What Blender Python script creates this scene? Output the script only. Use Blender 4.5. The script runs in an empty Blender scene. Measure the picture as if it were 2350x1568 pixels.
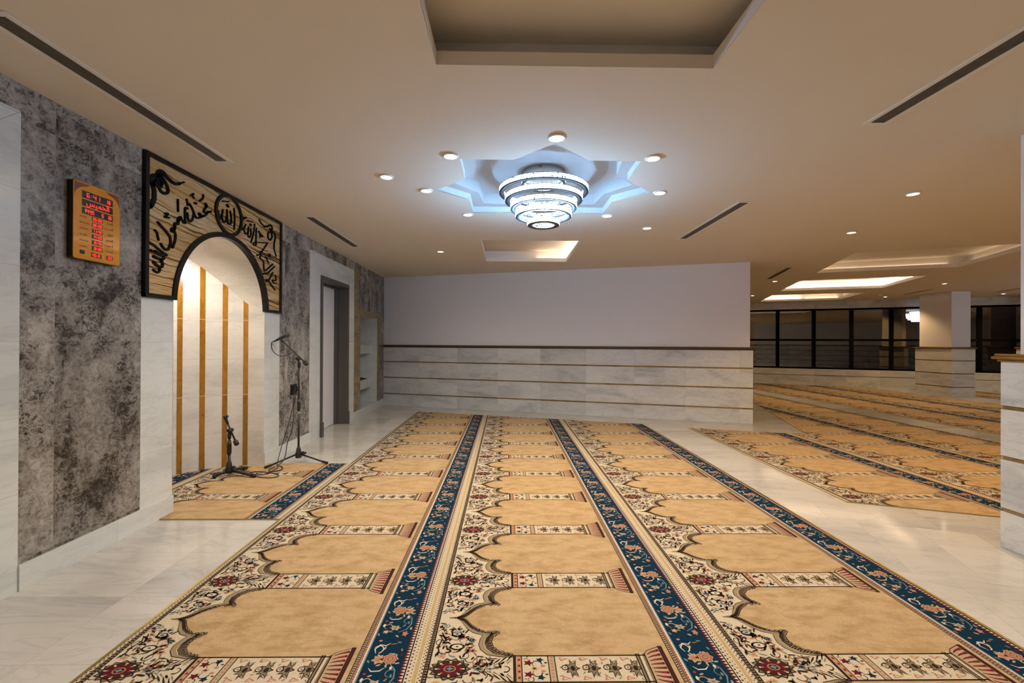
import bpy, math, random
import numpy as np
from mathutils import Vector, Matrix
from mathutils.geometry import tessellate_polygon
C = bpy.context.scene.collection
PI = math.pi
rnd = random.Random(7)
CEIL = 2.528

# ---------------------------------------------------------------- node helpers
class NT:
    def __init__(s, name):
        s.m = bpy.data.materials.new(name); s.m.use_nodes = True
        s.t = s.m.node_tree; s.t.nodes.clear()
        s.out = s.n('ShaderNodeOutputMaterial')
    def n(s, typ, **k):
        nd = s.t.nodes.new(typ)
        for a, b in k.items(): setattr(nd, a, b)
        return nd
    def lk(s, a, b): s.t.links.new(a, b)
    def put(s, sock, v):
        if hasattr(v, 'links') or isinstance(v, bpy.types.NodeSocket): s.lk(v, sock)
        else: sock.default_value = v
    def math(s, op, a, b=0.0, c=None):
        nd = s.n('ShaderNodeMath', operation=op)
        s.put(nd.inputs[0], a); s.put(nd.inputs[1], b)
        if c is not None: s.put(nd.inputs[2], c)
        return nd.outputs[0]
    def vmath(s, op, a, b):
        nd = s.n('ShaderNodeVectorMath', operation=op)
        s.put(nd.inputs[0], a); s.put(nd.inputs[1], b)
        return nd.outputs[0]
    def mix(s, f, a, b, blend='MIX'):
        nd = s.n('ShaderNodeMix', data_type='RGBA', blend_type=blend)
        s.put(nd.inputs[0], f); s.put(nd.inputs[6], a); s.put(nd.inputs[7], b)
        return nd.outputs[2]
    def ramp(s, f, stops, interp='LINEAR'):
        nd = s.n('ShaderNodeValToRGB'); cr = nd.color_ramp; cr.interpolation = interp
        while len(cr.elements) < len(stops): cr.elements.new(0.5)
        for e, (p, c) in zip(cr.elements, stops):
            e.position = p; e.color = (c[0], c[1], c[2], 1) if not isinstance(c, (int, float)) else (c, c, c, 1)
        s.lk(f, nd.inputs[0]); return nd.outputs[0]
    def noise(s, vec, scale, detail=3, rough=.5, dist=0.0, w=None):
        nd = s.n('ShaderNodeTexNoise')
        if w is not None:
            nd.noise_dimensions = '4D'; s.put(nd.inputs['W'], w)
        nd.inputs['Scale'].default_value = scale; nd.inputs['Detail'].default_value = detail
        nd.inputs['Roughness'].default_value = rough; nd.inputs['Distortion'].default_value = dist
        s.put(nd.inputs['Vector'], vec); return nd.outputs[0]
    def pos(s): return s.n('ShaderNodeTexCoord').outputs['Object']
    def uv(s):
        return s.n('ShaderNodeUVMap', uv_map='UVMap').outputs[0]
    def bump(s, h, strength=.3, dist=.002):
        nd = s.n('ShaderNodeBump'); nd.inputs['Strength'].default_value = strength
        nd.inputs['Distance'].default_value = dist; s.lk(h, nd.inputs['Height']); return nd.outputs[0]
    def pbr(s, col, rough=.5, metal=0.0, spec=.5, normal=None, emis=None, est=0.0, coat=0.0, ior=None, sheen=0.0):
        p = s.n('ShaderNodeBsdfPrincipled')
        s.put(p.inputs['Base Color'], col if not isinstance(col, tuple) else (*col[:3], 1))
        s.put(p.inputs['Roughness'], rough); s.put(p.inputs['Metallic'], metal)
        s.put(p.inputs['Specular IOR Level'], spec)
        if normal is not None: s.lk(normal, p.inputs['Normal'])
        if emis is not None:
            s.put(p.inputs['Emission Color'], emis if not isinstance(emis, tuple) else (*emis[:3], 1)); s.put(p.inputs['Emission Strength'], est)
        if coat: p.inputs['Coat Weight'].default_value = coat
        if ior: p.inputs['IOR'].default_value = ior
        if sheen: p.inputs['Sheen Weight'].default_value = sheen
        s.lk(p.outputs[0], s.out.inputs[0]); return s.m

def tiles(n, uv, w, h, off=0.0, line=.0012, rot=0.0, shift=(0, 0)):
    """per-tile random value / colour and a thin joint mask from a uv in metres"""
    if rot or shift != (0, 0):
        mp = n.n('ShaderNodeMapping'); n.lk(uv, mp.inputs[0]); mp.inputs['Rotation'].default_value = (0, 0, rot)
        mp.inputs['Location'].default_value = (shift[0], shift[1], 0); uv = mp.outputs[0]
    sp = n.n('ShaderNodeSeparateXYZ'); n.lk(uv, sp.inputs[0])
    v = n.math('DIVIDE', sp.outputs[1], h); row = n.math('FLOOR', v)
    u = n.math('ADD', n.math('DIVIDE', sp.outputs[0], w), n.math('MULTIPLY', row, off)); col = n.math('FLOOR', u)
    fu = n.math('FRACT', u); fv = n.math('FRACT', v)
    du = n.math('MULTIPLY', n.math('MINIMUM', fu, n.math('SUBTRACT', 1.0, fu)), w)
    dv = n.math('MULTIPLY', n.math('MINIMUM', fv, n.math('SUBTRACT', 1.0, fv)), h)
    d = n.math('MINIMUM', du, dv)
    joint = n.math('LESS_THAN', d, line)
    cb = n.n('ShaderNodeCombineXYZ'); n.lk(col, cb.inputs[0]); n.lk(row, cb.inputs[1])
    wn = n.n('ShaderNodeTexWhiteNoise'); n.lk(cb.outputs[0], wn.inputs[0])
    return wn.outputs[0], wn.outputs[1], joint, uv

def marble(name, base, vein, w, h, off=0.0, rough=.12, rot=0.0, joint_col=None, var=.10, vscale=1.6, bright=(.93, 1.05), shift=(0, 0), line=.0012, ang=.5, spec=.5):
    n = NT(name)
    val, rc, joint, uv = tiles(n, n.uv(), w, h, off, line=line, rot=rot, shift=shift)
    mp = n.n('ShaderNodeMapping'); n.lk(uv, mp.inputs[0]); mp.inputs['Rotation'].default_value = (0, 0, ang); mp.inputs['Scale'].default_value = (1, 3.2, 1)
    vec = n.vmath('ADD', mp.outputs[0], n.vmath('SCALE', rc, (0, 0, 0)))
    sc = n.n('ShaderNodeVectorMath', operation='SCALE'); n.lk(rc, sc.inputs[0]); sc.inputs['Scale'].default_value = 9.0
    vec = n.vmath('ADD', mp.outputs[0], sc.outputs[0])
    a = n.noise(vec, vscale, 5, .55, .6)
    v = n.ramp(a, [(.30, 1.0), (.46, .25), (.60, 0.0)])
    b = n.noise(vec, vscale * 2.2, 6, .6, 1.2)
    thin = n.ramp(n.math('ABSOLUTE', n.math('SUBTRACT', b, .5)), [(0.0, 1.0), (.018, .4), (.04, 0.0)])
    f = n.math('MINIMUM', n.math('ADD', n.math('MULTIPLY', v, .8), n.math('MULTIPLY', thin, .35)), 1.0)
    col = n.mix(f, (*base, 1), (*vein, 1))
    lo = n.n('ShaderNodeMapRange'); n.lk(val, lo.inputs[0]); lo.inputs[3].default_value = bright[0]; lo.inputs[4].default_value = bright[1]
    col = n.mix(1.0, col, lo.outputs[0], 'MULTIPLY')
    if joint_col: col = n.mix(joint, col, (*joint_col, 1))
    return n.pbr(col, rough, spec=spec)

def plain(name, col, rough=.6, **k):
    return NT(name).pbr(col, rough, **k)

def carpet(name, col, dark=.86, mott=.0):
    n = NT(name); p = n.pos()
    f = n.noise(p, 260, 2, .6)
    g = n.noise(n.vmath('MULTIPLY', p, (2.6, 5.5, 1)), 2.6, 5, .68)
    c = n.mix(n.ramp(f, [(.3, .0), (.7, 1.0)]), (*[x * .80 for x in col], 1), (*[min(1, x * 1.14) for x in col], 1))
    if mott:
        c = n.mix(n.math('MULTIPLY', n.ramp(g, [(.44, 0.0), (.74, 1.0)]), mott), c, (*[x * y for x, y in zip(col, (.54, .45, .32))], 1))
        g2 = n.noise(p, 1.7, 3, .6)
        c = n.mix(n.ramp(g2, [(.35, .0), (.7, .35)]), c, (*[x * y for x, y in zip(col, (.86, .80, .72))], 1))
    return n.pbr(c, .95, spec=.06)

M = {}
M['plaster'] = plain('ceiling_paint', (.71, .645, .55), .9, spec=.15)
M['star_dimmed'] = plain('star_recess_dimmed_paint', (.50, .50, .50), .85, spec=.15)  # white paint darkened to grey to offset the chandelier's strong light here
M['coffer'] = plain('coffer_paint', (.74, .69, .62), .85, spec=.15)
M['wallpaint'] = plain('wall_paint', (.80, .775, .79), .85, spec=.2)
M['marble'] = marble('white_marble', (.68, .70, .68), (.50, .53, .53), 50, .378, 0, .16, joint_col=(.48, .48, .45), shift=(0, -.108), vscale=1.1)
M['marble_bb'] = marble('baseboard_marble', (.70, .71, .69), (.52, .56, .58), .56, 5.0, 0, .14, joint_col=(.50, .48, .42))
M['marble_block'] = marble('course_marble', (.69, .69, .68), (.40, .42, .45), .80, 5.0, 0, .18, joint_col=(.45, .44, .41), vscale=1.3, bright=(.86, 1.08), line=.0010)
M['marble_niche'] = marble('niche_marble', (.72, .70, .66), (.54, .53, .51), 50, .365, 0, .16, joint_col=(.50, .47, .42), shift=(0, -.345), vscale=1.3)
M['floor_a'] = marble('floor_marble', (.58, .555, .51), (.40, .39, .375), 1.50, .459, 0, .08, spec=.28, joint_col=(.42, .37, .30), shift=(1.85, -1.738), vscale=.8, bright=(.93, 1.04), ang=.5)
M['floor_b'] = marble('floor_marble_rotated', (.58, .55, .50), (.41, .40, .38), .33, .75, .5, .08, spec=.28, joint_col=(.42, .38, .32), rot=.335, vscale=.8, bright=(.92, 1.04), ang=-.1)
M['brown_marble'] = marble('gold_brown_marble', (.30, .155, .035), (.13, .06, .015), 9, 9, 0, .15, vscale=4.5, bright=(1, 1))
M['stripe'] = marble('gold_stripe_marble', (.36, .17, .022), (.22, .095, .010), 9, .74, 0, .12, joint_col=(.62, .45, .22), vscale=3.0, bright=(.8, 1.15), shift=(0, .02), line=.003)
M['olive_marble'] = marble('olive_frame_marble', (.34, .26, .13), (.17, .115, .05), 9, .7, 0, .25, vscale=3.5, bright=(.75, 1.1))
M['band'] = marble('bronze_band_marble', (.32, .22, .095), (.13, .085, .035), .8, 9, 0, .22, vscale=2.5, bright=(.6, 1.2))
M['black'] = plain('black_lacquer', (.006, .006, .006), .3, spec=.25)
M['trim_dark'] = plain('dark_brown_moulding', (.10, .055, .022), .3)
M['letter'] = plain('black_letter_metal', (.004, .004, .004), .5, spec=.12)
M['blackmetal'] = plain('black_stand_metal', (.014, .014, .015), .42)
M['rubber'] = plain('black_rubber', (.018, .018, .018), .8)
M['chromegrey'] = plain('silver_band', (.55, .56, .58), .3, metal=.8)
M['white_metal'] = plain('white_vent_metal', (.72, .69, .65), .45)
M['slat'] = plain('grey_vent_slat', (.15, .13, .11), .5)
M['slot_shade'] = plain('painted_slot_shade', (.012, .010, .009), .9)  # near-black colour painted in for the shade inside the vent slots
M['doorframe'] = plain('dark_grey_aluminium', (.10, .092, .085), .38, metal=.2)
M['doorleaf'] = plain('white_door_panel', (.78, .79, .80), .32)
M['brass'] = plain('brass_edging', (.62, .46, .14), .30, metal=.9)
M['frame_black'] = plain('black_window_frame', (.003, .003, .003), .6, spec=.06)
M['satin'] = plain('satin_chandelier_metal', (.62, .63, .65), .25, metal=.6)
M['darkmetal'] = plain('dark_ring_metal', (.055, .06, .065), .4, metal=.2)
M['clock_black'] = plain('clock_case_black', (.01, .009, .008), .3)
M['paper'] = plain('book_paper', (.62, .60, .55), .7)
M['bookdark'] = plain('dark_book_cover', (.03, .028, .03), .5)
M['booksilver'] = plain('silver_book_cover', (.5, .5, .48), .35, metal=.5)
M['cloth_black'] = plain('black_cloth', (.010, .010, .012), .9)

def grey_stone():
    n = NT('grey_emperador_stone')
    val, rc, joint, uv = tiles(n, n.uv(), .62, 1.10, 0, line=.0013, shift=(.063, -.15))
    sc = n.n('ShaderNodeVectorMath', operation='SCALE'); n.lk(rc, sc.inputs[0]); sc.inputs['Scale'].default_value = 7.0
    vec = n.vmath('ADD', uv, sc.outputs[0])
    mp = n.n('ShaderNodeMapping'); n.lk(vec, mp.inputs[0]); mp.inputs['Rotation'].default_value = (0, 0, .5); mp.inputs['Scale'].default_value = (1.5, .8, 1)
    big = n.noise(mp.outputs[0], 3.0, 3, .6, .5)
    med = n.noise(vec, 24, 6, .78, .9)
    v1 = n.n('ShaderNodeTexVoronoi', feature='DISTANCE_TO_EDGE'); 
    dist = n.vmath('ADD', vec, n.vmath('MULTIPLY', n.n('ShaderNodeTexNoise').outputs[1], (0, 0, 0)))
    wn = n.n('ShaderNodeTexNoise'); wn.inputs['Scale'].default_value = 12; wn.inputs['Detail'].default_value = 4; n.lk(vec, wn.inputs[0])
    ws = n.n('ShaderNodeVectorMath', operation='SCALE'); n.lk(wn.outputs[1], ws.inputs[0]); ws.inputs['Scale'].default_value = .16
    n.lk(n.vmath('ADD', vec, ws.outputs[0]), v1.inputs['Vector']); v1.inputs['Scale'].default_value = 30
    f = n.math('ADD', n.math('MULTIPLY', med, .66), n.math('MULTIPLY', big, .52))
    col = n.ramp(f, [(.47, (.022, .019, .018)), (.53, (.095, .083, .074)), (.57, (.20, .180, .165)), (.64, (.30, .275, .25)), (.74, (.46, .43, .39))])
    edge = n.ramp(v1.outputs['Distance'], [(0.0, 1.0), (.05, .45), (.14, 0.0)])
    patch = n.ramp(n.noise(vec, 4.5, 4, .6), [(.42, 0.0), (.62, 1.0)])
    col = n.mix(n.math('MULTIPLY', n.math('MULTIPLY', edge, patch), .8), col, (.46, .435, .40, 1))
    lo = n.n('ShaderNodeMapRange'); n.lk(val, lo.inputs[0]); lo.inputs[3].default_value = .75; lo.inputs[4].default_value = 1.2
    col = n.mix(1.0, col, lo.outputs[0], 'MULTIPLY')
    col = n.mix(n.math('MULTIPLY', joint, .5), col, (.3, .28, .26, 1))
    return n.pbr(col, .22)
M['grey_stone'] = grey_stone()

def onyx():
    n = NT('banded_onyx')
    sp = n.n('ShaderNodeSeparateXYZ'); n.lk(n.uv(), sp.inputs[0])
    p = n.uv()
    w1 = n.noise(n.vmath('MULTIPLY', p, (1.0, .8, 1)), 2.2, 3, .5)
    w2 = n.noise(n.vmath('MULTIPLY', p, (1.0, .5, 1)), 11, 2, .5)
    h = n.math('ADD', n.math('ADD', sp.outputs[1], n.math('MULTIPLY', sp.outputs[0], .07)), n.math('ADD', n.math('MULTIPLY', w1, .085), n.math('MULTIPLY', w2, .016)))
    cb = n.n('ShaderNodeCombineXYZ'); n.lk(h, cb.inputs[1]); n.lk(n.math('MULTIPLY', sp.outputs[0], .022), cb.inputs[0])
    b = n.noise(cb.outputs[0], 44, 3, .62)
    col = n.ramp(b, [(.34, (.06, .022, .004)), (.42, (.15, .060, .010)), (.455, (.48, .29, .11)), (.52, (.70, .51, .29)), (.56, (.42, .27, .13)), (.60, (.72, .56, .36)), (.70, (.34, .17, .045))])
    warm = n.ramp(n.noise(cb.outputs[0], 3.5, 2, .5), [(.45, 0.0), (.65, .55)])
    col = n.mix(warm, col, (.42, .22, .04, 1))
    return n.pbr(col, .22)
M['onyx'] = onyx()

def crystal(name, st, col=(.33, .62, 1.0)):
    n = NT(name)
    p = n.uv()
    a = n.noise(n.vmath('MULTIPLY', p, (1, .6, 1)), 75, 1, .7)
    s = n.ramp(a, [(.30, .004), (.36, .008), (.41, 1.0)])
    e = n.n('ShaderNodeEmission'); e.inputs[0].default_value = (*col, 1)
    n.lk(n.math('MULTIPLY', s, st), e.inputs[1])
    n.lk(e.outputs[0], n.out.inputs[0]); return n.m
CR_STR = 13.0
EXPOSURE = 1.08
M['crystal'] = crystal('glowing_crystal_outer', 12.0)
M['crystal_low'] = crystal('glowing_crystal_low', 85.0)
M['crystal_end'] = crystal('glowing_crystal_end', 170.0)
M['crystal_hall'] = crystal('glowing_crystal_hall', 16.0, (.55, .76, 1.0))
M['crystal_in'] = crystal('glowing_crystal_inner', .95, (.78, .90, 1.0))
M['crystal_top'] = crystal('glowing_crystal_upper', 3.5)

def emit(name, col, st):
    n = NT(name); e = n.n('ShaderNodeEmission'); e.inputs[0].default_value = (*col, 1); e.inputs[1].default_value = st
    n.lk(e.outputs[0], n.out.inputs[0]); return n.m
M['lamp'] = emit('warm_lamp_lens', (1.0, .84, .55), 9.0)
M['lamp_cool'] = emit('bright_lamp_lens', (1.0, .90, .70), 9.0)
M['led'] = emit('red_led', (1.0, .02, .015), 1.6)
M['tube'] = emit('cove_tube', (1.0, .80, .62), 42.0)
M['tube_faint'] = emit('cove_tube_faint', (1.0, .74, .50), 3.0)
M['tube_dim'] = emit('cove_tube_dim', (1.0, .74, .50), 12.0)

def glass():
    n = NT('dark_window_glass')
    g = n.n('ShaderNodeBsdfGlossy'); g.inputs['Roughness'].default_value = .0; g.inputs[0].default_value = (.95, .88, .74, 1)
    t = n.n('ShaderNodeBsdfTransparent'); t.inputs[0].default_value = (.35, .35, .33, 1)
    m = n.n('ShaderNodeMixShader'); m.inputs[0].default_value = .27
    n.lk(t.outputs[0], m.inputs[1]); n.lk(g.outputs[0], m.inputs[2]); n.lk(m.outputs[0], n.out.inputs[0]); return n.m
M['glass'] = glass()

def clock_face():
    n = NT('amber_clock_face')
    f = n.noise(n.pos(), 9, 3, .6)
    col = n.mix(n.ramp(f, [(.3, 0.0), (.75, 1.0)]), (.40, .145, .004, 1), (.48, .20, .010, 1))
    return n.pbr(col, .2, coat=.4, emis=(1.0, .35, .01), est=.05)
M['clock_face'] = clock_face()
M['clock_trim'] = plain('red_brown_print', (.20, .045, .008), .35)
M['clock_ink'] = plain('dark_print', (.03, .02, .012), .5)

# ---------------------------------------------------------------- mesh builder
class MB:
    def __init__(s): s.v = []; s.f = []; s.m = []; s.mats = []; s.sm = []
    def mi(s, mat):
        if mat not in s.mats: s.mats.append(mat)
        return s.mats.index(mat)
    def add(s, verts, faces, mat, smooth=False):
        o = len(s.v); s.v += [tuple(v) for v in verts]; k = s.mi(mat)
        for f in faces: s.f.append([o + i for i in f]); s.m.append(k); s.sm.append(smooth)
    def box(s, x0, x1, y0, y1, z0, z1, mat, M4=None):
        vs = [(x, y, z) for z in (z0, z1) for y in (y0, y1) for x in (x0, x1)]
        if M4 is not None: vs = [tuple(M4 @ Vector(v)) for v in vs]
        s.add(vs, [(0, 2, 3, 1), (4, 5, 7, 6), (0, 1, 5, 4), (2, 6, 7, 3), (0, 4, 6, 2), (1, 3, 7, 5)], mat)
    def prism(s, poly, a0, a1, axis, mat, holes=()):
        """poly in 2D; axis 'x': points are (y,z); 'y': (x,z); 'z': (x,y)"""
        def P(p, a):
            return {'x': (a, p[0], p[1]), 'y': (p[0], a, p[1]), 'z': (p[0], p[1], a)}[axis]
        loops = [list(poly)] + [list(h) for h in holes]
        flat = [p for l in loops for p in l]
        tri = tessellate_polygon([[Vector((p[0], p[1], 0)) for p in l] for l in loops])
        n = len(flat)
        vs = [P(p, a0) for p in flat] + [P(p, a1) for p in flat]
        fs = [tuple(t) for t in tri] + [tuple(n + i for i in reversed(t)) for t in tri]
        o = 0
        for l in loops:
            k = len(l)
            for i in range(k):
                j = (i + 1) % k; fs.append((o + i, o + j, n + o + j, n + o + i))
            o += k
        s.add(vs, fs, mat)
    def tube(s, pts, r, mat, seg=8, cap=True):
        pts = [Vector(p) for p in pts]; n = len(pts)
        rs = r if isinstance(r, (list, tuple)) else [r] * n
        vs = []; fs = []; up = None
        for i, p in enumerate(pts):
            t = (pts[min(i + 1, n - 1)] - pts[max(i - 1, 0)])
            if t.length < 1e-9: t = Vector((0, 0, 1))
            t.normalize()
            if up is None: up = Vector((0, 0, 1)) if abs(t.z) < .9 else Vector((1, 0, 0))
            a = t.cross(up)
            if a.length < 1e-4: a = t.orthogonal()
            a.normalize(); b = t.cross(a).normalized(); up = -b if False else up
            for k in range(seg):
                an = 2 * PI * k / seg; vs.append(p + (a * math.cos(an) + b * math.sin(an)) * rs[i])
        for i in range(n - 1):
            for k in range(seg):
                k2 = (k + 1) % seg; fs.append((i * seg + k, i * seg + k2, (i + 1) * seg + k2, (i + 1) * seg + k))
        if cap: fs.append(tuple(range(seg))[::-1]); fs.append(tuple((n - 1) * seg + k for k in range(seg)))
        s.add(vs, fs, mat, True)
    def lathe(s, prof, c, mat, seg=32, smooth=True, close=False):
        """prof: (r, z) list around the vertical axis at c"""
        n = len(prof); vs = []
        for r, z in prof:
            for k in range(seg):
                a = 2 * PI * k / seg; vs.append((c[0] + r * math.cos(a), c[1] + r * math.sin(a), c[2] + z))
        fs = []
        rng = n if close else n - 1
        for i in range(rng):
            j = (i + 1) % n
            for k in range(seg):
                k2 = (k + 1) % seg; fs.append((i * seg + k, i * seg + k2, j * seg + k2, j * seg + k))
        s.add(vs, fs, mat, smooth)
    def sphere(s, c, r, mat, seg=16, rings=8, sc=(1, 1, 1)):
        prof = [(max(1e-4, r * math.sin(PI * i / rings)), -r * math.cos(PI * i / rings)) for i in range(rings + 1)]
        o = len(s.v); s.lathe(prof, (0, 0, 0), mat, seg)
        for i in range(o, len(s.v)):
            v = s.v[i]; s.v[i] = (c[0] + v[0] * sc[0], c[1] + v[1] * sc[1], c[2] + v[2] * sc[2])
    def build(s, name, parent=None, xf=None, org=None, recalc=True, bevel=0.0):
        me = bpy.data.meshes.new(name)
        me.from_pydata([tuple(map(float, v)) for v in s.v], [], [list(f) for f in s.f])
        for m in s.mats: me.materials.append(M[m])
        me.polygons.foreach_set('material_index', s.m)
        me.polygons.foreach_set('use_smooth', s.sm)
        if recalc:
            import bmesh
            bm = bmesh.new(); bm.from_mesh(me); bmesh.ops.recalc_face_normals(bm, faces=bm.faces); bm.to_mesh(me); bm.free()
        # box-style uv in metres
        uvl = me.uv_layers.new(name='UVMap'); data = np.zeros(len(me.loops) * 2, dtype=np.float32)
        co = [v.co for v in me.vertices]
        for p in me.polygons:
            nx, ny, nz = p.normal
            for li in p.loop_indices:
                q = co[me.loops[li].vertex_index]
                if abs(nz) > .7: u, v = q.x, q.y
                else:
                    l = math.hypot(nx, ny) or 1; tx, ty = -ny / l, nx / l
                    if abs(ny) > abs(nx):
                        if tx < 0: tx, ty = -tx, -ty
                    elif ty < 0: tx, ty = -tx, -ty
                    u, v = q.x * tx + q.y * ty, q.z
                data[2 * li] = u; data[2 * li + 1] = v
        uvl.data.foreach_set('uv', data)
        if xf is not None: me.transform(xf)
        o = bpy.data.objects.new(name, me); C.objects.link(o)
        if org is not None:
            me.transform(Matrix.Translation(-Vector(org))); o.location = org
        if parent is not None: o.parent = parent
        if bevel:
            b = o.modifiers.new('bevel', 'BEVEL'); b.width = bevel; b.segments = 2; b.limit_method = 'ANGLE'
        me.update()
        return o

def empty(name, loc=(0, 0, 0), rz=0.0):
    o = bpy.data.objects.new(name, None); C.objects.link(o); o.location = loc; o.rotation_euler = (0, 0, rz)
    o.empty_display_size = .1; return o
def tag(o, label=None, cat=None, group=None, kind=None):
    if label: o['label'] = label
    if cat: o['category'] = cat
    if group: o['group'] = group
    if kind: o['kind'] = kind
    return o
def struct(o, label=None):
    o['kind'] = 'structure'
    if label: o['label'] = label
    return o
def copy_tree(o, parent=None):
    c = o.copy(); C.objects.link(c); c.parent = parent
    for ch in list(o.children): copy_tree(ch, c)
    return c
def rect(cx, cy, w, l, a=0.0):
    ca, sa = math.cos(a), math.sin(a)
    return [(cx + x * ca - y * sa, cy + x * sa + y * ca) for x, y in ((-w / 2, -l / 2), (w / 2, -l / 2), (w / 2, l / 2), (-w / 2, l / 2))]

# ================================================================ THE SETTING
XW = -2.42
STAR_C = (.314, 3.737)
def star_pts(r, rin):
    out = []
    for k in range(16):
        a = PI / 2 + k * PI / 8; q = r if k % 2 == 0 else rin
        out.append((STAR_C[0] + q * math.cos(a), STAR_C[1] + q * math.sin(a)))
    return out
RS = .903; RIN = RS * .7654
TA = -math.atan2(.39, 1.0)
COFFERS = [  # centre, size, angle
    ((.316, 1.10), 1.284, 1.888, 0.0), ((.320, 6.265), 1.266, 1.44, 0.0),
    ((6.165, 6.65), 2.02, 1.90, TA), ((7.22, 9.37), 2.02, 1.90, TA), ((8.28, 12.08), 2.02, 1.90, TA), ((13.80, 10.10), 2.02, 1.80, TA)]

# floor: two laying directions, joined along the diagonal aisle
fb = MB()
zone_b = [(2.118, -1.5), (2.118, 3.66), (3.6, 3.15), (9.5, 1.03), (9.5, -1.5)]
zone_c = [(-2.6, 8.15), (2.118, 6.66), (4.15, 5.95), (4.33, 6.4), (6.95, 13.9), (6.95, 15.5), (-2.6, 15.5)]
fb.prism([(-4.2, -3.6), (2.118, -3.6), (2.118, 6.66), (-2.6, 8.15), (-4.2, 8.7)], -.12, 0, 'z', 'floor_a')
fb.prism(zone_b, -.12, 0, 'z', 'floor_b')
fb.prism(zone_c, -.12, 0, 'z', 'floor_b')
fb.prism([(2.118, -3.6), (16.8, -3.6), (16.8, 15.5), (6.95, 15.5), (6.95, 13.9), (4.33, 6.4), (4.15, 5.95), (2.118, 6.66), (2.118, 3.66), (3.6, 3.15), (9.5, 1.03), (9.5, -1.5), (2.118, -1.5)], -.12, 0, 'z', 'floor_a')
struct(fb.build('floor'))

# ceiling with its openings
cb = MB()
holes = [rect(c[0], c[1], w, l, a) for c, w, l, a in COFFERS] + [star_pts(RS, RIN)]
cb.prism([(-2.7, -3.7), (16.9, -3.7), (16.9, 15.6), (-2.7, 15.6)], CEIL, CEIL + .012, 'z', 'plaster', holes)
ceiling = struct(cb.build('ceiling'))
def coffer(c, w, l, a):
    b = MB(); r0 = rect(*c, w - .004, l - .004, a); d = .13; r1 = rect(*c, w + 2 * d, l + 2 * d, a); r2 = rect(*c, w + .04, l + .04, a)
    z0, z1, z2 = CEIL, CEIL + .062, CEIL + .19
    def ring(A, za, B, zb):
        vs = [(x, y, za) for x, y in A] + [(x, y, zb) for x, y in B]
        b.add(vs, [(i, (i + 1) % 4, 4 + (i + 1) % 4, 4 + i) for i in range(4)], 'coffer')
    ring(r0, z0, r0, z1); ring(r0, z1, r1, z1); ring(r1, z1, r1, z2)
    b.add([(x, y, z2) for x, y in r1], [(0, 1, 2, 3)], 'coffer')
    return b.build('coffer', ceiling, recalc=False)
coffs = [coffer(*c) for c in COFFERS]
def cove(i, lx0, lx1, ly0, ly1, mat):
    c, w, l, a = COFFERS[i]; ca, sa = math.cos(a), math.sin(a)
    def P(x, y): return (c[0] + x * ca - y * sa, c[1] + x * sa + y * ca, CEIL + .0685)
    b = MB(); b.tube([P(lx0, ly0), P(lx1, ly1)], .0055, mat, 8)
    b.build('cove_tube', coffs[i])
cove(1, .748, .748, -.25, .80, 'tube'); cove(1, .70, .2, .835, .835, 'tube_dim')
cove(2, -1.125, -1.125, -.8, .9, 'tube_dim'); cove(2, -.9, .9, 1.065, 1.065, 'tube_faint'); cove(2, 1.125, 1.125, -.8, .9, 'tube_faint')
cove(3, -1.0, 1.1, 1.065, 1.065, 'tube'); cove(3, 1.125, 1.125, 1.0, -.6, 'tube'); cove(3, -1.125, -1.125, -.8, .9, 'tube')
cove(4, -.85, .1, 1.065, 1.065, 'tube'); cove(4, .2, 1.0, 1.065, 1.065, 'tube_dim'); cove(4, -1.125, -1.125, -.8, .9, 'tube')
cove(5, -.9, .9, 1.015, 1.015, 'tube')

# star recess (two steps) in the ceiling
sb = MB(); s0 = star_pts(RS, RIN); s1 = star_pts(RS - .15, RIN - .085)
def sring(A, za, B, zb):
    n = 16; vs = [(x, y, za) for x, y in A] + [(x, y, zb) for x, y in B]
    sb.add(vs, [(i, (i + 1) % n, n + (i + 1) % n, n + i) for i in range(n)], 'star_dimmed')
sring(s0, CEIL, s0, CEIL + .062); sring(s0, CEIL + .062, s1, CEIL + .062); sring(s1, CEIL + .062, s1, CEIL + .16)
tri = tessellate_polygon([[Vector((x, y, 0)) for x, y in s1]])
sb.add([(x, y, CEIL + .16) for x, y in s1], [tuple(t) for t in tri], 'star_dimmed')
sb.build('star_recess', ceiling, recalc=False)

# ---- left wall: backing + stone and marble cladding around its openings
wl = MB()
NY0, NY1, NCY, NR = 3.2655, 4.4905, 3.878, .6125
DY0, DY1, DZ = 5.822, 6.845, 2.12
SY0, SY1, SZ = 7.42, 8.47, 1.69
X0 = XW - .02
for y0, y1, z0, z1 in ((-3.6, NY0 - .03, 0, CEIL), (NY0 - .03, NY1 + .03, 2.20, CEIL), (NY1 + .03, DY0 - .003, 0, CEIL), (DY0 - .003, DY1 + .003, DZ + .003, CEIL), (DY1 + .003, SY0 - .03, 0, CEIL),
                       (SY0 - .03, SY1 + .03, SZ + .03, CEIL), (SY0 - .03, SY1 + .03, 0, .10), (SY1 + .03, 9.2, 0, CEIL)):
    wl.box(X0 - .12, X0, y0, y1, z0, z1, 'wallpaint')
wall_left = struct(wl.build('wall_left'))
g = MB()
for y0, y1, z0, z1 in ((-3.6, 2.243, 2.39, CEIL), (2.243, 2.982, .13, CEIL), (4.788, 5.51, .13, CEIL), (5.51, 7.115, 2.39, CEIL), (7.34, 8.56, 1.79, CEIL), (8.56, 8.93, .13, CEIL), (7.115, 7.34, 2.39, CEIL)):
    g.box(X0, XW, y0, y1, z0, z1, 'grey_stone')
g.build('stone_cladding', wall_left)
g = MB()
g.prism([(-3.6, 2.10), (1.93, 2.10), (2.2415, 2.389), (-3.6, 2.389)], X0, XW + .004, 'x', 'marble')
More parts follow.
